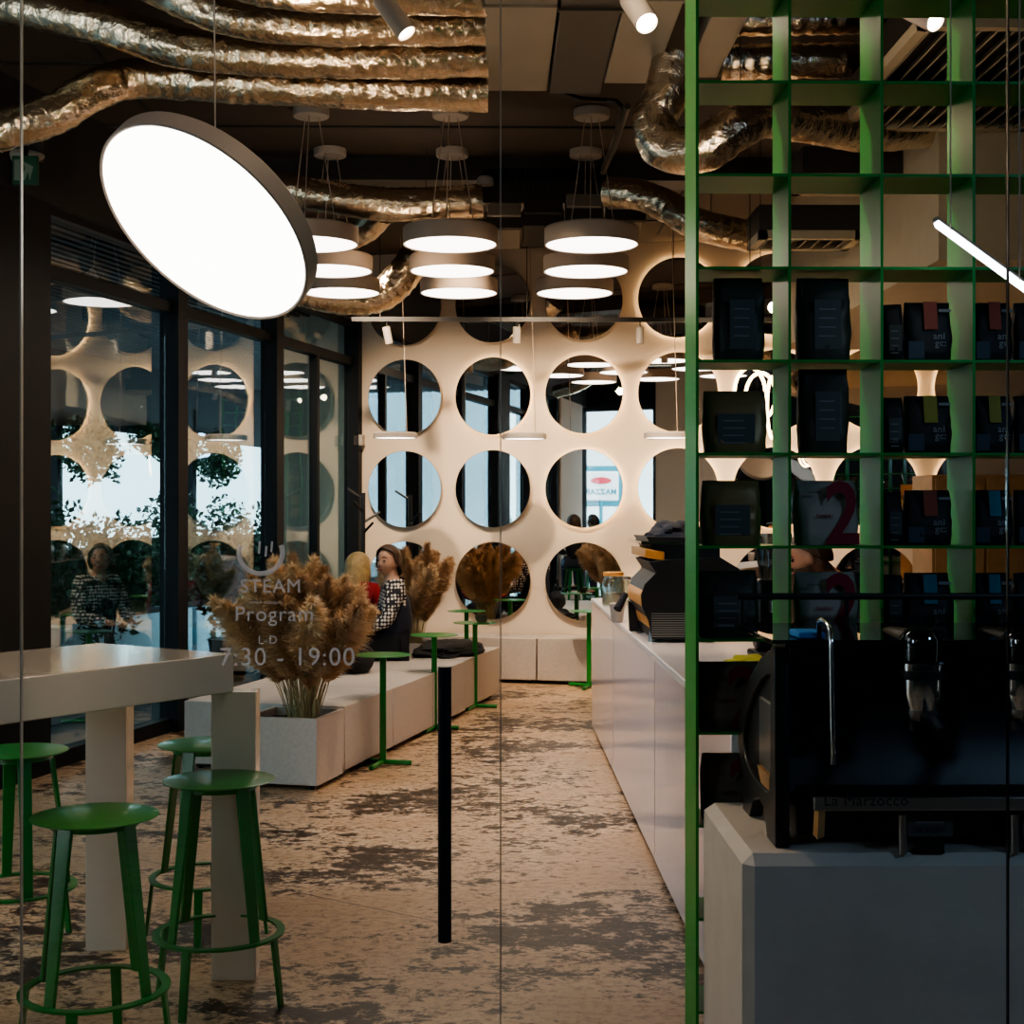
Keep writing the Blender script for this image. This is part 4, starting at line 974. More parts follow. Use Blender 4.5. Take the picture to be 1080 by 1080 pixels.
# ------------------------------------------------------------------ green lattice shelf
Z0 = 3.45; DP = .195; CW = .2265
gx = [W(737, 0, Z0).x+CW*.994*k for k in range(7)]
lz = [1.518+CW*k for k in range(-7, 12)]
lz = [z for z in lz if .05 < z < HC-.02]
t = thing('lattice_shelf', 'tall green steel lattice shelf from floor to ceiling', 'shelf', (gx[0], Z0, 0)); SH = t; th = .007
for x in gx: MB().bx(x-gx[0]-th, x-gx[0], 0, DP, 0, HC-.02).build('upright_panel', M['greenshelf'], t, smooth=False)
for z in lz: MB().bx(.0005, gx[-1]-gx[0]-th-.0005, .003, DP-.003, z-th, z).build('shelf_board', M['greenshelf'], t, smooth=False)
def lev(py):  # board top surface nearest to pixel row
    z = W(0, py, Z0).z; return min(lz, key=lambda q_: abs(q_-z))
def bag_mb(w_, h_, d_, seed, fold=True, gus=.0):
    rnd = random.Random(seed); n = 18; S = 28; vs = []; fs = []
    for i in range(n+1):
        f = i/n; z = h_*f; dd = d_/2*(1-f**2.2)**.75+.004 if f < 1 else .004; dd *= (.86+.14*min(1, f*6)); ww = w_/2*(.95+.05*sin(f*PI))*(1+.0*f)
        for k in range(S):
            a = 2*PI*k/S; cx, sy = cos(a), sin(a); e = .42
            x = ww*abs(cx)**e*(1 if cx > 0 else -1); y = dd*abs(sy)**.7*(1 if sy > 0 else -1)
            wr = .006*noise.noise(Vector((x*22+seed, z*22, sy*2)))+.003*noise.noise(Vector((x*60, z*50+seed, sy*3)))
            vs.append((x+wr*.5, y+wr*(1 if sy >= 0 else -1)*min(1, f*5), z+.002*noise.noise(Vector((x*30, seed, f*3)))*f))
    for i in range(n):
        for k in range(S): k2 = (k+1) % S; fs.append((i*S+k, i*S+k2, (i+1)*S+k2, (i+1)*S+k))
    fs.append(tuple(range(S))[::-1]); fs.append(tuple(n*S+k for k in range(S)))
    m = MB().add(vs, fs); return m
def bag(label, px0, px1, py_top, py_base, m, kind, seed, tagm=None, group='coffee bags on the lattice shelf', Yc=Z0+.085):
    zb = lev(py_base); a = W(px0, 0, Yc-.02); b = W(px1, 0, Yc-.02); w_ = b.x-a.x; h_ = W(0, py_top, Yc).z-zb; h_ = min(h_, CW-.016); d_ = .085 if kind != 'tall' else .08
    t = thing('coffee_bag', label, 'bag', ((a.x+b.x)/2, Yc, zb+.0005), 0, group)
    bag_mb(w_, h_, d_, seed).build('bag_body', M[m], t)
    yf = -d_/2-.004
    def lab_(x0, x1, z0, z1, mm, nm, y=yf, lean=.0): return MB().box(((x0+x1)/2, y, (z0+z1)/2), (abs(x1-x0), .0012, abs(z1-z0)), rx=lean).build(nm, M[mm], t, smooth=False)
    if kind == 'april':
        lab_(-w_*.5, -w_*.16, .006, h_*.33, 'lablue', 'label', yf)
        tz = h_*.52; lab_(-w_*.16, w_*.13, tz, h_*.99, tagm, 'strip_tag', yf+.006, -.16)
        lab_(w_*.18, w_*.44, h_*.82, h_*.87, 'inkgrey', 'sticker', yf+.014, -.2)
        text_part('lettering', 'ani', .024, M['inkgrey'], t, (w_*.02, yf-.002, h_*.36), bold=.0004); text_part('lettering', 'gc:', .024, M['inkgrey'], t, (w_*.06, yf-.002, h_*.36-.017), bold=.0004)
    elif kind == 'two':
        text_part('number_print', '2', .215 if h_ > .13 else .19, M['bagred'], t, (-w_*.08, yf-.003, .006), bold=.004, sx=.82)
        text_part('lettering', 'DARKI', .0135, M['bagred'], t, (-w_*.22, yf-.003, h_*.42)); text_part('lettering', 'sedmice', .010, M['inkdark'], t, (-w_*.36, yf-.003, h_*.80))
        lab_(w_*.12, w_*.34, h_*.84, h_*.88, 'inkgrey', 'sticker', yf+.002, -.12)
    elif kind == 'gold':
        lab_(-w_*.30, w_*.28, .025, h_*.62, 'lab', 'label', yf)
        for k in range(4): lab_(-w_*.22, w_*(.10+.03*(k % 2)), h_*.5-.018*k, h_*.5-.018*k+.003, 'inkgrey', 'text_line', yf-.0012)
    else:
        lab_(-w_*.22, w_*.26, .03, h_*.72, 'lab', 'label', yf)
        for k in range(4): lab_(-w_*.14, w_*.16, h_*.6-.022*k, h_*.6-.022*k+.003, 'inkgrey', 'text_line', yf-.0012)
    return t
bag('tall dark olive bag on the upper shelf of the first lattice column', 753, 807, 287, 378, 'olive', 'tall', 11)
bag('tall dark olive bag on the upper shelf of the second lattice column', 841, 898, 290, 378, 'olive', 'tall', 12)
bag('crumpled gold bag on the shelf below the dark olive bag', 742, 809, 412, 477, 'kraft', 'gold', 13)
bag('tall dark brown bag between gold bag and black bags with yellow tag', 843, 896, 388, 477, 'olive', 'tall', 14)
bag('dull gold bag directly below the crumpled gold bag', 740, 803, 507, 577, 'kraft', 'gold', 15)
bag('white bag with red figure 2, upper of the two in its column', 839, 906, 507, 577, 'bagwhite', 'two', 16)
bag('dark grey bag low in the first column above the pale counter top', 738, 800, 602, 675, 'olive', 'gold', 17)
bag('white bag with red figure 2, lower one behind the steam wand', 839, 905, 604, 675, 'bagwhite', 'two', 18)
bag('tan bag with red figure 2 beside the machine side panel', 737, 803, 699, 773, 'bagtan', 'two', 19)
bag('tan bag with red figure 2, lowest, just above the foreground counter', 740, 803, 796, 871, 'bagtan', 'two', 20)
for r, (py, tg, tn) in enumerate(((378, 'tago', 'orange'), (477, 'tagy', 'yellow'), (577, 'tago', 'orange'), (675, 'tagb', 'blue'))):
    h0 = py-60 if r != 3 else py-70
    for c, (x0, x1, tg2, tn2) in enumerate(((955, 1004, tg, tn), (1026, 1068, 'tagb' if r == 2 else tg, 'blue' if r == 2 else tn), (1071, 1112, tg, tn))):
        lv = ['upper shelf', 'second shelf', 'third shelf', 'fourth shelf'][r]; cw_ = ['left of the last lattice post', 'in the rightmost column', 'cut by the right picture edge'][c]
        bag('black bag, %s strip tag, %s, %s' % (tn2, lv, cw_), x0, x1, h0, py, 'bagblack', 'april', 30+r*3+c, tg2)
    bag('narrow black bag squeezed left of the black bag on the %s' % ['upper shelf', 'second shelf', 'third shelf', 'fourth shelf'][r], 930, 953, h0+2, py, 'bagblack', 'gold', 60+r)

# ------------------------------------------------------------------ foreground counter
fx = .511; fy0, fy1 = 2.89, 3.44; fh = .90
t = thing('service_counter', 'pale stone counter with chamfered edges in the right foreground', 'counter', (fx, fy0, 0))
ch = .022; xr = 1.95; dy = fy1-fy0
vs = []
def cbox():
    bm = bmesh.new(); bmesh.ops.create_cube(bm, size=1)
    for v in bm.verts: v.co = Vector(((v.co.x+.5)*(xr-fx), (v.co.y+.5)*dy, (v.co.z+.5)*fh))
    es = [e for e in bm.edges if (abs(e.verts[0].co.z-fh) < 1e-4 and abs(e.verts[1].co.z-fh) < 1e-4) or (e.verts[0].co.x < 1e-4 and e.verts[1].co.x < 1e-4 and e.verts[0].co.y < 1e-4 and e.verts[1].co.y < 1e-4)]
    bmesh.ops.bevel(bm, geom=es, offset=ch, segments=1, affect='EDGES'); me = bpy.data.meshes.new('counter_block'); bm.to_mesh(me); bm.free(); me.materials.append(M['ctr'])
    o = bpy.data.objects.new('counter_block', me); COL.objects.link(o); o.parent = t; return o
cbox()
p = W(1062, 0, fy0); MB().bx(p.x-fx-.001, p.x-fx+.001, -.0012, .001, .0, fh-.02).build('panel_seam', M['black'], t)

# ------------------------------------------------------------------ foreground espresso machine
mx0 = .588; MXW = 1.02
t = thing('espresso_machine', 'large black espresso machine with steel steam wand on the foreground counter', 'coffee machine', (mx0, 3.0, fh)); EM = t
def YZ(px, py):  # point on the machine's left plane
    Y = mx0*1500/(px-520)*1.0; return (Y-3.0, W(px, py, Y).z-fh)
def Pz(Y, z): return (Y-3.0, z-fh)
# side frame: outer and inner contour (same count)
outer = [(2.97, 1.317), (3.03, 1.305), (3.12, 1.28), (3.25, 1.225), (3.35, 1.16), (3.40, 1.10), (3.41, 1.05), (3.37, 1.00), (3.33, .975), (3.345, .90), (3.26, .90), (3.22, .945), (3.14, .965), (3.08, .955), (3.045, .90), (2.955, .90), (2.955, 1.0), (2.96, 1.15)]
inner = [(3.01, 1.255), (3.05, 1.25), (3.12, 1.232), (3.22, 1.185), (3.30, 1.13), (3.335, 1.09), (3.34, 1.055), (3.31, 1.025), (3.27, 1.012), (3.25, 1.008), (3.22, 1.004), (3.19, 1.001), (3.14, 1.0), (3.09, 1.0), (3.05, 1.0), (3.02, 1.01), (3.01, 1.06), (3.01, 1.16)]
side = MB().ring_plate([Pz(*q_) for q_ in outer], [Pz(*q_) for q_ in inner], 'x', 0, .03)
sf = side.build('side_frame', M['gunmetal'], t, bevel=.003)
side2 = MB().ring_plate([Pz(*q_) for q_ in outer], [Pz(*q_) for q_ in inner], 'x', MXW-.03, MXW); side2.build('side_frame', M['gunmetal'], t, bevel=.003)
MB().prism([Pz(*q_) for q_ in inner], 'x', .012, .022).build('side_panel', M['black'], t)
MB().prism([Pz(*q_) for q_ in [(3.02, 1.19), (3.16, 1.19), (3.16, 1.04), (3.02, 1.04)]], 'x', .004, .014).build('side_tank_window', M['steel'], t, bevel=.003)
MB().prism([Pz(*q_) for q_ in [(3.03, 1.035), (3.17, 1.035), (3.13, 1.003), (3.03, 1.003)]], 'x', .002, .012).build('copper_inset', M['wood'], t)
# body
MB().prism([Pz(*q_) for q_ in [(3.12, 1.30), (3.30, 1.24), (3.38, 1.08), (3.30, .98), (3.10, .97), (3.16, 1.08), (3.16, 1.2)]], 'x', .03, MXW-.03).build('machine_body', M['black'], t, bevel=.006)
MB().prism([Pz(*q_) for q_ in [(2.96, 1.318), (2.96, 1.285), (3.02, 1.262), (3.16, 1.262), (3.16, 1.30), (3.06, 1.318)]], 'x', .03, MXW-.03).build('top_cover', M['blackmetal'], t, bevel=.004)
MB().bx(-.01, MXW+.01, -.055, .40, .425, .434).build('cup_tray', M['tray'], t, bevel=.002)
rl = MB(); rl.tube([(-.01, .36, .50), (MXW, .36, .50)], .008, 8)
for k in range(5): rl.cyl((.0+.25*k, .36, .43), (.0+.25*k, .36, .50), .005, seg=8)
rl.build('cup_rail', M['black'], t)
MB().box((.5, .12, .416), (.94, .24, .014)).build('tray_support', M['black'], t)
# drip tray and front bar
MB().bx(.08, MXW-.03, -.13, .18, .085, .100).build('drip_tray', M['gunmetal'], t, bevel=.003)
gr = MB()
for k in range(14): gr.bx(.12+.062*k, .16+.062*k, -.10, .10, .1, .1015)
gr.build('drip_grate', M['black'], t)
Yb = 3.0-.14; a = W(858, 841, Yb); b = W(858, 855, Yb)
MB().bx(a.x-mx0, MXW-.02, -.145, -.13, b.z-fh, a.z-fh).build('front_bar', M['steel'], t, bevel=.002)
lt_ = text_part('lettering', 'La Marzocco', .030, M['inkdark'], t, (W(868, 0, Yb).x-mx0, -.1458, W(0, 851.5, Yb).z-fh), sx=1.02, bold=0)
tri = [(.075, .118), (.083, .105), (.080, .045), (.066, .040), (.070, .118)]
MB().prism(tri, 'y', -.14, -.10).build('bar_end_cap', M['wood'], t)
MB().bx(.05, MXW-.05, -.02, .22, .02, .085).build('base_box', M['black'], t, bevel=.004)
for x_ in (.25, .48, .71): MB().cyl((x_, -.10, .0), (x_, -.10, .085), .009, seg=12).build('front_foot', M['steel'], t)
# back panel dark between
# group heads
for px in (971, 1079):
    gp = W(px, 715, 2.97); gx_ = gp.x-mx0; g = MB(); zt = W(0, 700, 2.97).z-fh; zb = W(0, 755, 2.97).z-fh
    g.lathe([(.038, zb+.012), (.043, zb+.03), (.046, zb+.045), (.046, zb+.075), (.05, zb+.08), (.05, zt), (.040, zt+.006)], 40, Matrix.Translation((gx_, -.03, 0))); go = g.build('group_head', M['chrome'], t)
    MB().lathe([(.052, 0), (.052, .016)], 40, Matrix.Translation((gx_, -.03, zb+.078))).build('group_collar', M['black'], go)
    MB().lathe([(.030, zb-.012), (.036, zb), (.036, zb+.012)], 32, Matrix.Translation((gx_, -.03, 0))).build('portafilter_basket', M['steel'], go)
    MB().tube([(gx_, -.03, zb+.0), (gx_+.004, -.10, zb-.004), (gx_+.004, -.17, zb-.022)], [.012, .015, .017], 12).build('portafilter_handle', M['black'], go)
    MB().tube([(gx_-.02, -.03, zb-.012), (gx_-.02, -.03, zb-.035)], .006, 8).build('spout', M['steel'], go)
    MB().lathe([(.042, zt+.006), (.044, zt+.05), (.032, zt+.07), (.018, zt+.075)], 32, Matrix.Translation((gx_, -.03, 0))).build('group_cap', M['tray'], go); MB().cyl((gx_, .0, zt+.04), (gx_, .2, zt+.03), .028).build('group_arm', M['black'], go)
# steam wand
wp = [W(864, 672, 2.97), W(863.5, 657, 2.95), W(868, 654, 2.92), W(874, 660, 2.89), W(876.5, 672, 2.87), W(877, 700, 2.86), W(878, 760, 2.85), W(879, 798, 2.85)]
wp = catmull([p_-Vector((mx0, 3.0, fh)) for p_ in wp], .01)
wo = MB().tube(wp, .0052, 12).build('steam_wand', M['chrome'], t); MB().cyl(wp[-1], wp[-1]+Vector((0, 0, -.016)), .0062, seg=12).build('wand_tip', M['steel'], wo)
for px, py, r_ in ((861, 769, .014), (885, 770, .012)):
    p_ = W(px, py, 3.08); MB().cyl((p_.x-mx0, .05, p_.z-fh), (p_.x-mx0, .16, p_.z-fh), r_, seg=20).build('control_knob', M['gunmetal'], t)
MB().bx(.10, MXW-.06, .155, .165, .30, .36).build('display_strip', M['gunmetal'], t, bevel=.003)
for x_ in (.33, .36, .39, .70, .73, .76): MB().cyl((x_, .150, .33), (x_, .158, .33), .008, seg=14).build('button', M['steel'], t)
# label under bar
def barcode(label, px0, px1, Y):
    a = W(px0, 861, Y); b = W(px1, 882, Y); t = thing('price_tag', label, 'label', ((a.x+b.x)/2, Y, fh), 0)
    zz = (a.z+b.z)/2-fh; MB().box((0, 0, zz), (b.x-a.x, .004, a.z-b.z)).build('tag_card', M['lab'], t, smooth=False)
    bars = MB(); x = -.034
    rnd = random.Random(4)
    while x < .03: w_ = rnd.choice([.0012, .002, .003]); bars.box((x, -.0026, zz-.006), (w_, .001, .013)); x += w_+rnd.choice([.0015, .0025])
    bars.build('printed_bars', M['inkdark'], t, smooth=False); MB().box((-.002, -.0026, zz+.009), (.06, .001, .004)).build('printed_line', M['inkgrey'], t, smooth=False)
    MB().bx(-.03, .03, .002, .03, 0, .004).build('stand_base', M['black'], t); MB().bx(-.03, .03, .002, .005, 0, zz).build('stand_back', M['black'], t); return t
barcode('small framed barcode card below the machine front bar', 957, 1005, 2.90)
barcode('second small barcode card cut by the right edge of the view', 1078, 1120, 2.90)
# cloths on top of machine / shelf
t = tag(MB().bx(-.028, .028, -.05, .05, 0, .014).build('folded_cloth', M['blue'], bevel=.004), 'small blue cloth on the top edge of the foreground machine', 'cloth'); p = W(851, 679, 3.02); t.location = (p.x, 3.02, fh+.434)
t = lump('yellow_cloth', 'yellow crumpled cloth on the pale bar behind the lattice', 'cloth', (W(800, 0, 5.6).x+.02, 5.9, BH), (.10, .08, .03), M['yellow'], 8)

# ------------------------------------------------------------------ outside: patio, plants, street
def roomthing(name, label, cat, a, b, z=0, group=None): return thing(name, label, cat, R(a, b, z), -TH, group)
gnd = MB().bx(-60, -.12, -30, 45, -.14, -.02); struct(room(gnd.build('ground_outside', M['asphalt'], smooth=False)))
struct(room(MB().bx(-4.6, -.12, -9, 15, -.02, 0).build('floor_patio', M['patiofloor'], smooth=False)))
roof = MB(); roof.bx(-4.6, -.12, -9.0, 15, 3.62, 3.72)
struct(room(roof.build('ceiling_patio', M['slat'], smooth=False)))
sl = MB()
for k in range(40): sl.bx(-.22-.11*k-.05, -.22-.11*k, -9.0, 15, 3.56, 3.62)
struct(room(sl.build('trim_13', M['slat'], smooth=False)))
struct(room(MB().bx(-4.65, -4.5, -9.0, 15, 2.66, 3.72).build('trim_14', M['frame'], smooth=False)))
for k, b in enumerate((9.5, 5.6, 2.0, -1.6, -5.2, -8.9)): struct(room(MB().bx(-4.62, -4.5, b, b+.12, 0, 3.1).build('trim_%d' % (15+k), M['frame'], smooth=False)))
for k, (a, b) in enumerate(((-1.3, -2.6), (-1.3, -.4), (-1.3, 1.6), (-1.4, -5.2))):
    t = roomthing('strip_lamp', 'thin outdoor strip lamp under the patio roof, %s' % ['second from the near end', 'third from the near end', 'farthest', 'nearest'][k], 'lamp', a, b, 3.532, 'strip lamps under the patio roof')
    MB().bx(-.03, .03, -.45, .45, -.012, 0).build('diffuser', M['outled'], t, smooth=False); MB().bx(-.035, .035, -.46, .46, 0, .03).build('lamp_housing', M['frame'], t)
# low pale planter wall & hedges
for k, b in enumerate((-6.2, -3.6, -1.0, 1.6)):
    if k == 0: struct(room(MB().bx(-4.6, -4.45, 2.9, 14.5, 0, 1.25).build('trim_31', M['darkwall'], smooth=False)))
    struct(room(MB().bx(-4.6, -4.45, b-1.3, b+1.3, 0, 1.15).build('trim_%d' % (25+k), M['darkwall'], smooth=False)))
    t = roomthing('planter_trough', 'long pale blue planter trough along the patio edge, %s' % ['nearest', 'second', 'third', 'farthest'][k], 'planter', -2.1, b, 0, 'planter troughs on the patio')
    MB().bx(-.25, .25, -1.25, 1.25, 0, .60).build('trough_body', M['paleblue'], t, bevel=.01); MB().bx(-.22, .22, -1.22, 1.22, .59, .605).build('soil', M['soil'], t)
def bush(label, a, b, z, rx, ry, rz_, n, seed, name='shrub', cat='plant', leafm='leaf', group='shrubs on the patio', hang=False, trunk=0):
    rnd = random.Random(seed); t = roomthing(name, label, cat, a, b, z, group); mb = MB()
    for k in range(n):
        u = Vector((rnd.gauss(0, 1), rnd.gauss(0, 1), rnd.gauss(0, 1))).normalized()*(rnd.random()**.4); w_ = 1+.35*noise.noise(u*2.2+Vector((seed, 0, 0)))
        p = Vector((u.x*rx*w_, u.y*ry*w_, (u.z*w_+(1 if not hang else -1))*rz_)); d = Vector((rnd.uniform(-1, 1), rnd.uniform(-1, 1), rnd.uniform(-.6, 1))).normalized(); s = d.orthogonal().normalized(); s.rotate(Matrix.Rotation(rnd.random()*6, 3, d).to_quaternion()); L = rnd.uniform(.05, .11)
        o = len(mb.v); mb.v += [p-s*L*.3+d*L*.4, p, p+s*L*.3+d*L*.4, p+d*L]; mb.f += [[o, o+1, o+2, o+3]]
    o = bpy.data.objects.new('foliage', raw_mesh(mb, 'foliage', M[leafm])); COL.objects.link(o); o.parent = t
    st_ = MB()
    for k in range(6): st_.cyl((rnd.uniform(-.05, .05), rnd.uniform(-.1, .1), 0), (rnd.uniform(-rx, rx)*.5, rnd.uniform(-ry, ry)*.5, (1.1 if not hang else -1.1)*rz_), .012, .005, 6)
    st_.build('branch', M['bark'], t)
    if trunk: MB().cyl((0, 0, -trunk), (0, 0, .4), .12, .07).build('trunk', M['bark'], t)
    return t
bl = [(-3.9, -6.8, 0, .35, .62, .66), (-3.9, -5.5, 0, .35, .6, .74), (-3.9, -4.2, 0, .35, .62, .70), (-3.9, -2.9, 0, .35, .62, .86), (-3.9, -1.6, 0, .35, .6, .68), (-3.9, -.3, 0, .35, .6, .76), (-3.9, 1.0, 0, .35, .62, .9), (-3.9, 2.3, 0, .35, .6, .8), (-3.9, 3.8, 0, .4, .75, .95), (-3.9, 5.6, 0, .4, .85, .9), (-3.9, 7.6, 0, .4, .95, 1.05), (-3.9, 9.8, 0, .4, 1.0, 1.0)]
for k, (a, b, z, rx, ry, rz_) in enumerate(bl): bush('dark leafy shrub along the patio edge, %s from the near end' % ['first', 'second', 'third', 'fourth', 'fifth', 'sixth', 'seventh', 'eighth', 'ninth', 'tenth', 'eleventh', 'twelfth'][k], a, b, z, rx, ry, rz_, 2400, 40+k)
for k, b in enumerate((-6.0, -3.9, -2.3, -.7, .9, 2.5, 4.3, 6.1)): bush('hanging ivy below the patio roof edge, %s from the near end' % ['first', 'second', 'third', 'fourth', 'fifth', 'sixth', 'seventh', 'eighth'][k], -4.35, b, 2.80, .14, .78, .42 if k % 2 else .24, 1500, 80+k, 'hanging_ivy', 'plant', 'leaf', 'ivy hanging from the patio roof', True)
# tall leafy pots near the last bay
for k, (a, b) in enumerate(((-.9, -.9), (-1.2, -2.7), (-3.1, -5.6))):
    bush('tall potted plant just outside the windows, %s' % ['near the back corner', 'in the second bay', 'in the nearest visible bay'][k], a, b, .4, .35, .35, .55, 700, 60+k, 'potted_plant', 'plant', 'leaf', 'potted plants outside')
    t = roomthing('plant_pot', 'dark pot under the tall outdoor plant %s' % ['near the back corner', 'in the second bay', 'in the nearest visible bay'][k], 'pot', a, b, 0, 'outdoor plant pots'); MB().lathe([(.14, 0), (.2, .38), (.21, .4), (.18, .4)], 24).build('pot_body', M['black'], t); MB().lathe([(.001, .37), (.18, .37)], 24, cap=False).build('soil', M['soil'], t)
# patio heater
t = roomthing('patio_heater', 'tall outdoor patio heater with round top behind the left window', 'heater', -2.95, -4.7, 0)
MB().cyl((0, 0, .0), (0, 0, 2.0), .05).build('post', M['gunmetal'], t); MB().lathe([(.45, 2.12), (.44, 2.15), (.05, 2.24)], 40).build('reflector_hood', M['gunmetal'], t); MB().lathe([(.11, 1.85), (.12, 2.1)], 24).build('burner', M['gunmetal'], t); MB().lathe([(.26, 0), (.24, .6), (.05, .62)], 24).build('gas_housing', M['black'], t)
mb = MB()
for k in range(3): a = 2*PI*k/3; mb.cyl((.3*cos(a), .3*sin(a), 0), (.09*cos(a), .09*sin(a), 1.9), .014, seg=8)
mb.build('side_rod', M['gunmetal'], t)
t = roomthing('parasol', 'closed red patio parasol standing beyond the heater', 'parasol', -2.9, -3.7, 0); MB().lathe([(.25, 0), (.25, .05), (.03, .08)], 24).build('base', M['black'], t); MB().cyl((0, 0, .05), (0, 0, 2.4), .02).build('pole', M['gunmetal'], t); MB().lathe([(.10, .8), (.12, .9), (.08, 1.8), (.02, 2.4)], 14).build('folded_canopy', M['brick'], t)
# outdoor tables
for k, (px, Y, lb) in enumerate(((55, 11.0, 'green outdoor table behind the far left window'), (100, 10.6, 'green outdoor table nearest the window glass'))):
    p = W(px, 0, Y); r_ = p; tb = dup([o for o in COL.objects if o.name == 'side_table'][0], (p.x-.1, Y+.2, 0), .5, lb, 'green tables on the patio')
# buildings across the street
def facade(label, a, b0, b1, h, seed):
    t = roomthing('street_building', label, 'building', a, (b0+b1)/2, 0, 'buildings across the street'); L = (b1-b0)/2
    MB().bx(-3, 0, -L, L, 0, h).build('wall', M['facade'], t, smooth=False); nx = int(2*L/1.7)
    for i in range(nx):
        for j in range(int(h/3)):
            f = MB().bx(0.0, .06, -L+1.7*i+.35, -L+1.7*i+1.35, 3*j+.9, 3*j+2.5).build('window', M['facglass'], t, smooth=False)
facade('pale multi storey building across the street, left of the other', -19, -26, -8, 10, 1)
facade('pale multi storey building across the street, right of the other', -24, -4, 14, 8, 2)
t = thing('street_building', 'pale building beyond the roadside sign, seen in the mirrors', 'building', (-15, -19, 0), radians(155), 'buildings across the street')
MB().bx(-9, 9, -3, 0, 0, 9).build('wall', M['facade'], t, smooth=False)
for i in range(10):
    for j in range(3): MB().bx(-8.6+1.75*i, -7.6+1.75*i, 0, .06, .9+2.8*j, 2.5+2.8*j).build('window', M['facglass'], t, smooth=False)
t = roomthing('street_sign', 'white roadside sign with red emblem and dark lettering', 'sign', 0, 0, 0); t.location = (-9.4, -9.2, 0); t.rotation_euler = (0, 0, radians(155))
MB().cyl((0, 0, 0), (0, 0, 1.9), .05).build('post', M['signb'], t); MB().box((0, 0, 2.3), (.95, .08, .8)).build('sign_board', M['signw'], t, bevel=.05)
MB().box((0, .05, 2.3), (1.25, .06, 1.1)).build('sign_frame', M['signb'], t, bevel=.02)
MB().lathe([(.20, 0), (.20, .02)], 32, Matrix.Translation((0, -.04, 2.45)) @ Matrix.Rotation(PI/2, 4, 'X') @ Matrix.Diagonal((1.4, .45, 1, 1))).build('sign_emblem', M['signr'], t)
text_part('lettering', 'MAZZAR', .20, M['signb'], t, (0, -.045, 2.08), align='CENTER', bold=.006)
for k, (a, b) in enumerate(((-12, -12), (-13, -4), (-11.5, 4), (-12, 12))):
    bush('street tree across the road, %s' % ['near the sign', 'second', 'third', 'farthest'][k], a, b, 1.6, 1.2, 1.3, 1.5, 1500, 100+k, 'street_tree', 'tree', 'leaf', 'street trees', False, 1.6)

# ------------------------------------------------------------------ light
wd_ = bpy.data.worlds.new('sky'); SC.world = wd_; wd_.use_nodes = True; nt = wd_.node_tree; bg = nt.nodes['Background']
tc = nt.nodes.new('ShaderNodeTexCoord'); nz = nt.nodes.new('ShaderNodeTexNoise'); nz.inputs['Scale'].default_value = 2.5; mx = nt.nodes.new('ShaderNodeMix'); mx.data_type = 'RGBA'
mx.inputs[6].default_value = (.62, .84, .92, 1); mx.inputs[7].default_value = (.9, .97, 1, 1); nt.links.new(tc.outputs['Generated'], nz.inputs['Vector']); nt.links.new(nz.outputs['Fac'], mx.inputs[0]); nt.links.new(mx.outputs[2], bg.inputs[0]); bg.inputs[1].default_value = 4.5
def light(kind, name, loc, target, power, col, size=.1, angle=60, blend=.6):
    l = bpy.data.lights.new(name, kind); l.energy = power; l.color = col
    if kind == 'SPOT': l.spot_size = radians(angle); l.spot_blend = blend; l.shadow_soft_size = size
    elif kind == 'POINT': l.shadow_soft_size = size
    elif kind == 'AREA': l.size = size
    o = bpy.data.objects.new(name, l); COL.objects.link(o); o.location = loc
    d = Vector(target)-Vector(loc); o.rotation_euler = d.to_track_quat('-Z', 'Y').to_euler(); return o
warm = (1, .75, .52)
for i, (a, b, ta) in enumerate(((.9, -2.6, 1.0), (2.4, -2.6, 2.4), (4.0, -2.6, 4.2), (5.6, -2.6, 5.8))):
    l = R(a, b, 3.85); tt = R(ta, 0, 1.15); light('SPOT', 'wall_spot', l, tt, 380, warm, .06, 78, .9)
for x, y in ((-.4, 6.2), (.2, 8.3), (-.2, 10.4)): light('SPOT', 'aisle_spot', (x, y, 3.9), (x, y+.2, 0), 150, warm, .05, 82, .8)
light('SPOT', 'table_spot', (-1.2, 5.6, 3.7), (-1.3, 4.6, .8), 30, warm, .05, 70, .8)
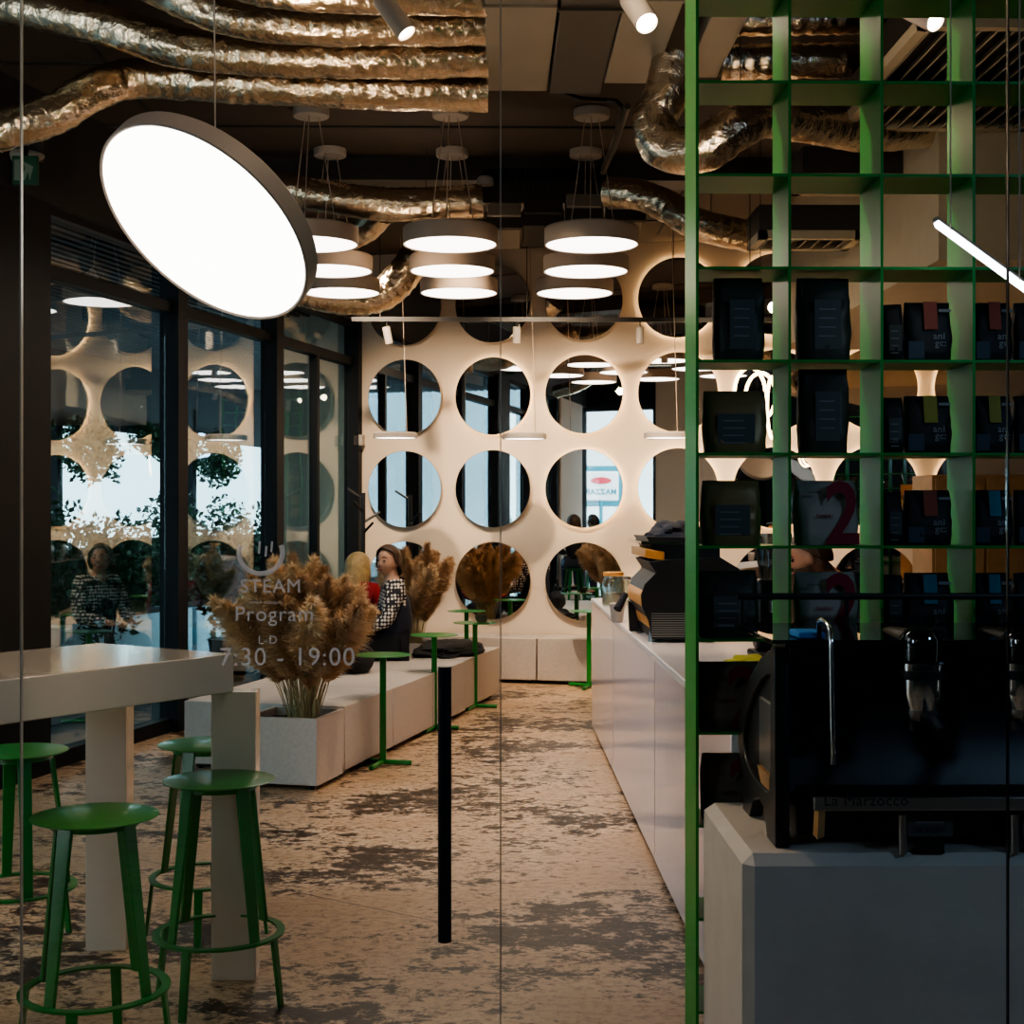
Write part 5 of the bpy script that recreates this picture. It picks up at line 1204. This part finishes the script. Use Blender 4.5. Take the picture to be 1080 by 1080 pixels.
light('SPOT', 'bar_spot', (1.4, 7.0, 3.6), (1.0, 7.2, .9), 55, warm, .05, 80, .8)
light('SPOT', 'shelf_fill', (-1.3, 4.7, 3.7), (.9, 3.6, 2.2), 130, warm, .03, 62, .5)  # added fill without a fixture, lights the left faces of the lattice
for x, y, p_ in ((-.9, 6.0, 11), (-2.2, 5.2, 8), (1.0, 5.7, 9), (-.6, 9.4, 9), (2.3, 7.6, 6)): light('POINT', 'duct_fill', (x, y, 3.12), (0, 0, 0), p_, warm, .04)  # added point fills under the ceiling to brighten the foil ducts
light('POINT', 'duct_fill', (.35, 4.7, 3.45), (0, 0, 0), 5, warm, .04)  # added point fill for the dark shell of the big lamp
light('SPOT', 'lamp_rim_fill', (.35, 3.35, 3.95), (-.62, 3.6, 2.4), 45, warm, .05, 34, .8)  # added fill aimed at the big lamp's shell, no fixture there
light('SPOT', 'guest_fill', (-1.5, 7.6, 3.6), (-2.7, 5.5, 1.3), 90, warm, .05, 60, .8)  # added fill to brighten the guests seen in the mirrors
light('SPOT', 'bar_fill', (-1.9, 6.8, 3.4), (.73, 7.3, .5), 130, (.86, .86, 1), .1, 70, .9)  # added cool fill from the window side to brighten the bar front
light('SPOT', 'machine_fill', (.1, 6.0, 3.3), (.8, 7.0, 1.3), 70, warm, .04, 40, .7)  # added fill to bring out the copper machine front
light('POINT', 'front_fill', (-2.4, .9, 2.7), (0, 0, 0), 38, (.60, .78, 1), .25)  # added unseen blue fill on the camera side, left
light('POINT', 'front_fill', (2.9, .3, 2.9), (0, 0, 0), 62, (.42, .66, 1), .25)  # added unseen blue fill for counter front and bags

SC.view_settings.view_transform = 'AgX'
SC.view_settings.look = 'AgX - Medium High Contrast'
SC.view_settings.exposure = 0.42
SC.cycles.use_denoising = True
SC.cycles.max_bounces = 10; SC.cycles.transparent_max_bounces = 24; SC.cycles.glossy_bounces = 6; SC.cycles.diffuse_bounces = 3
SC.cycles.sample_clamp_indirect = 6.0; SC.cycles.caustics_reflective = False; SC.cycles.caustics_refractive = False
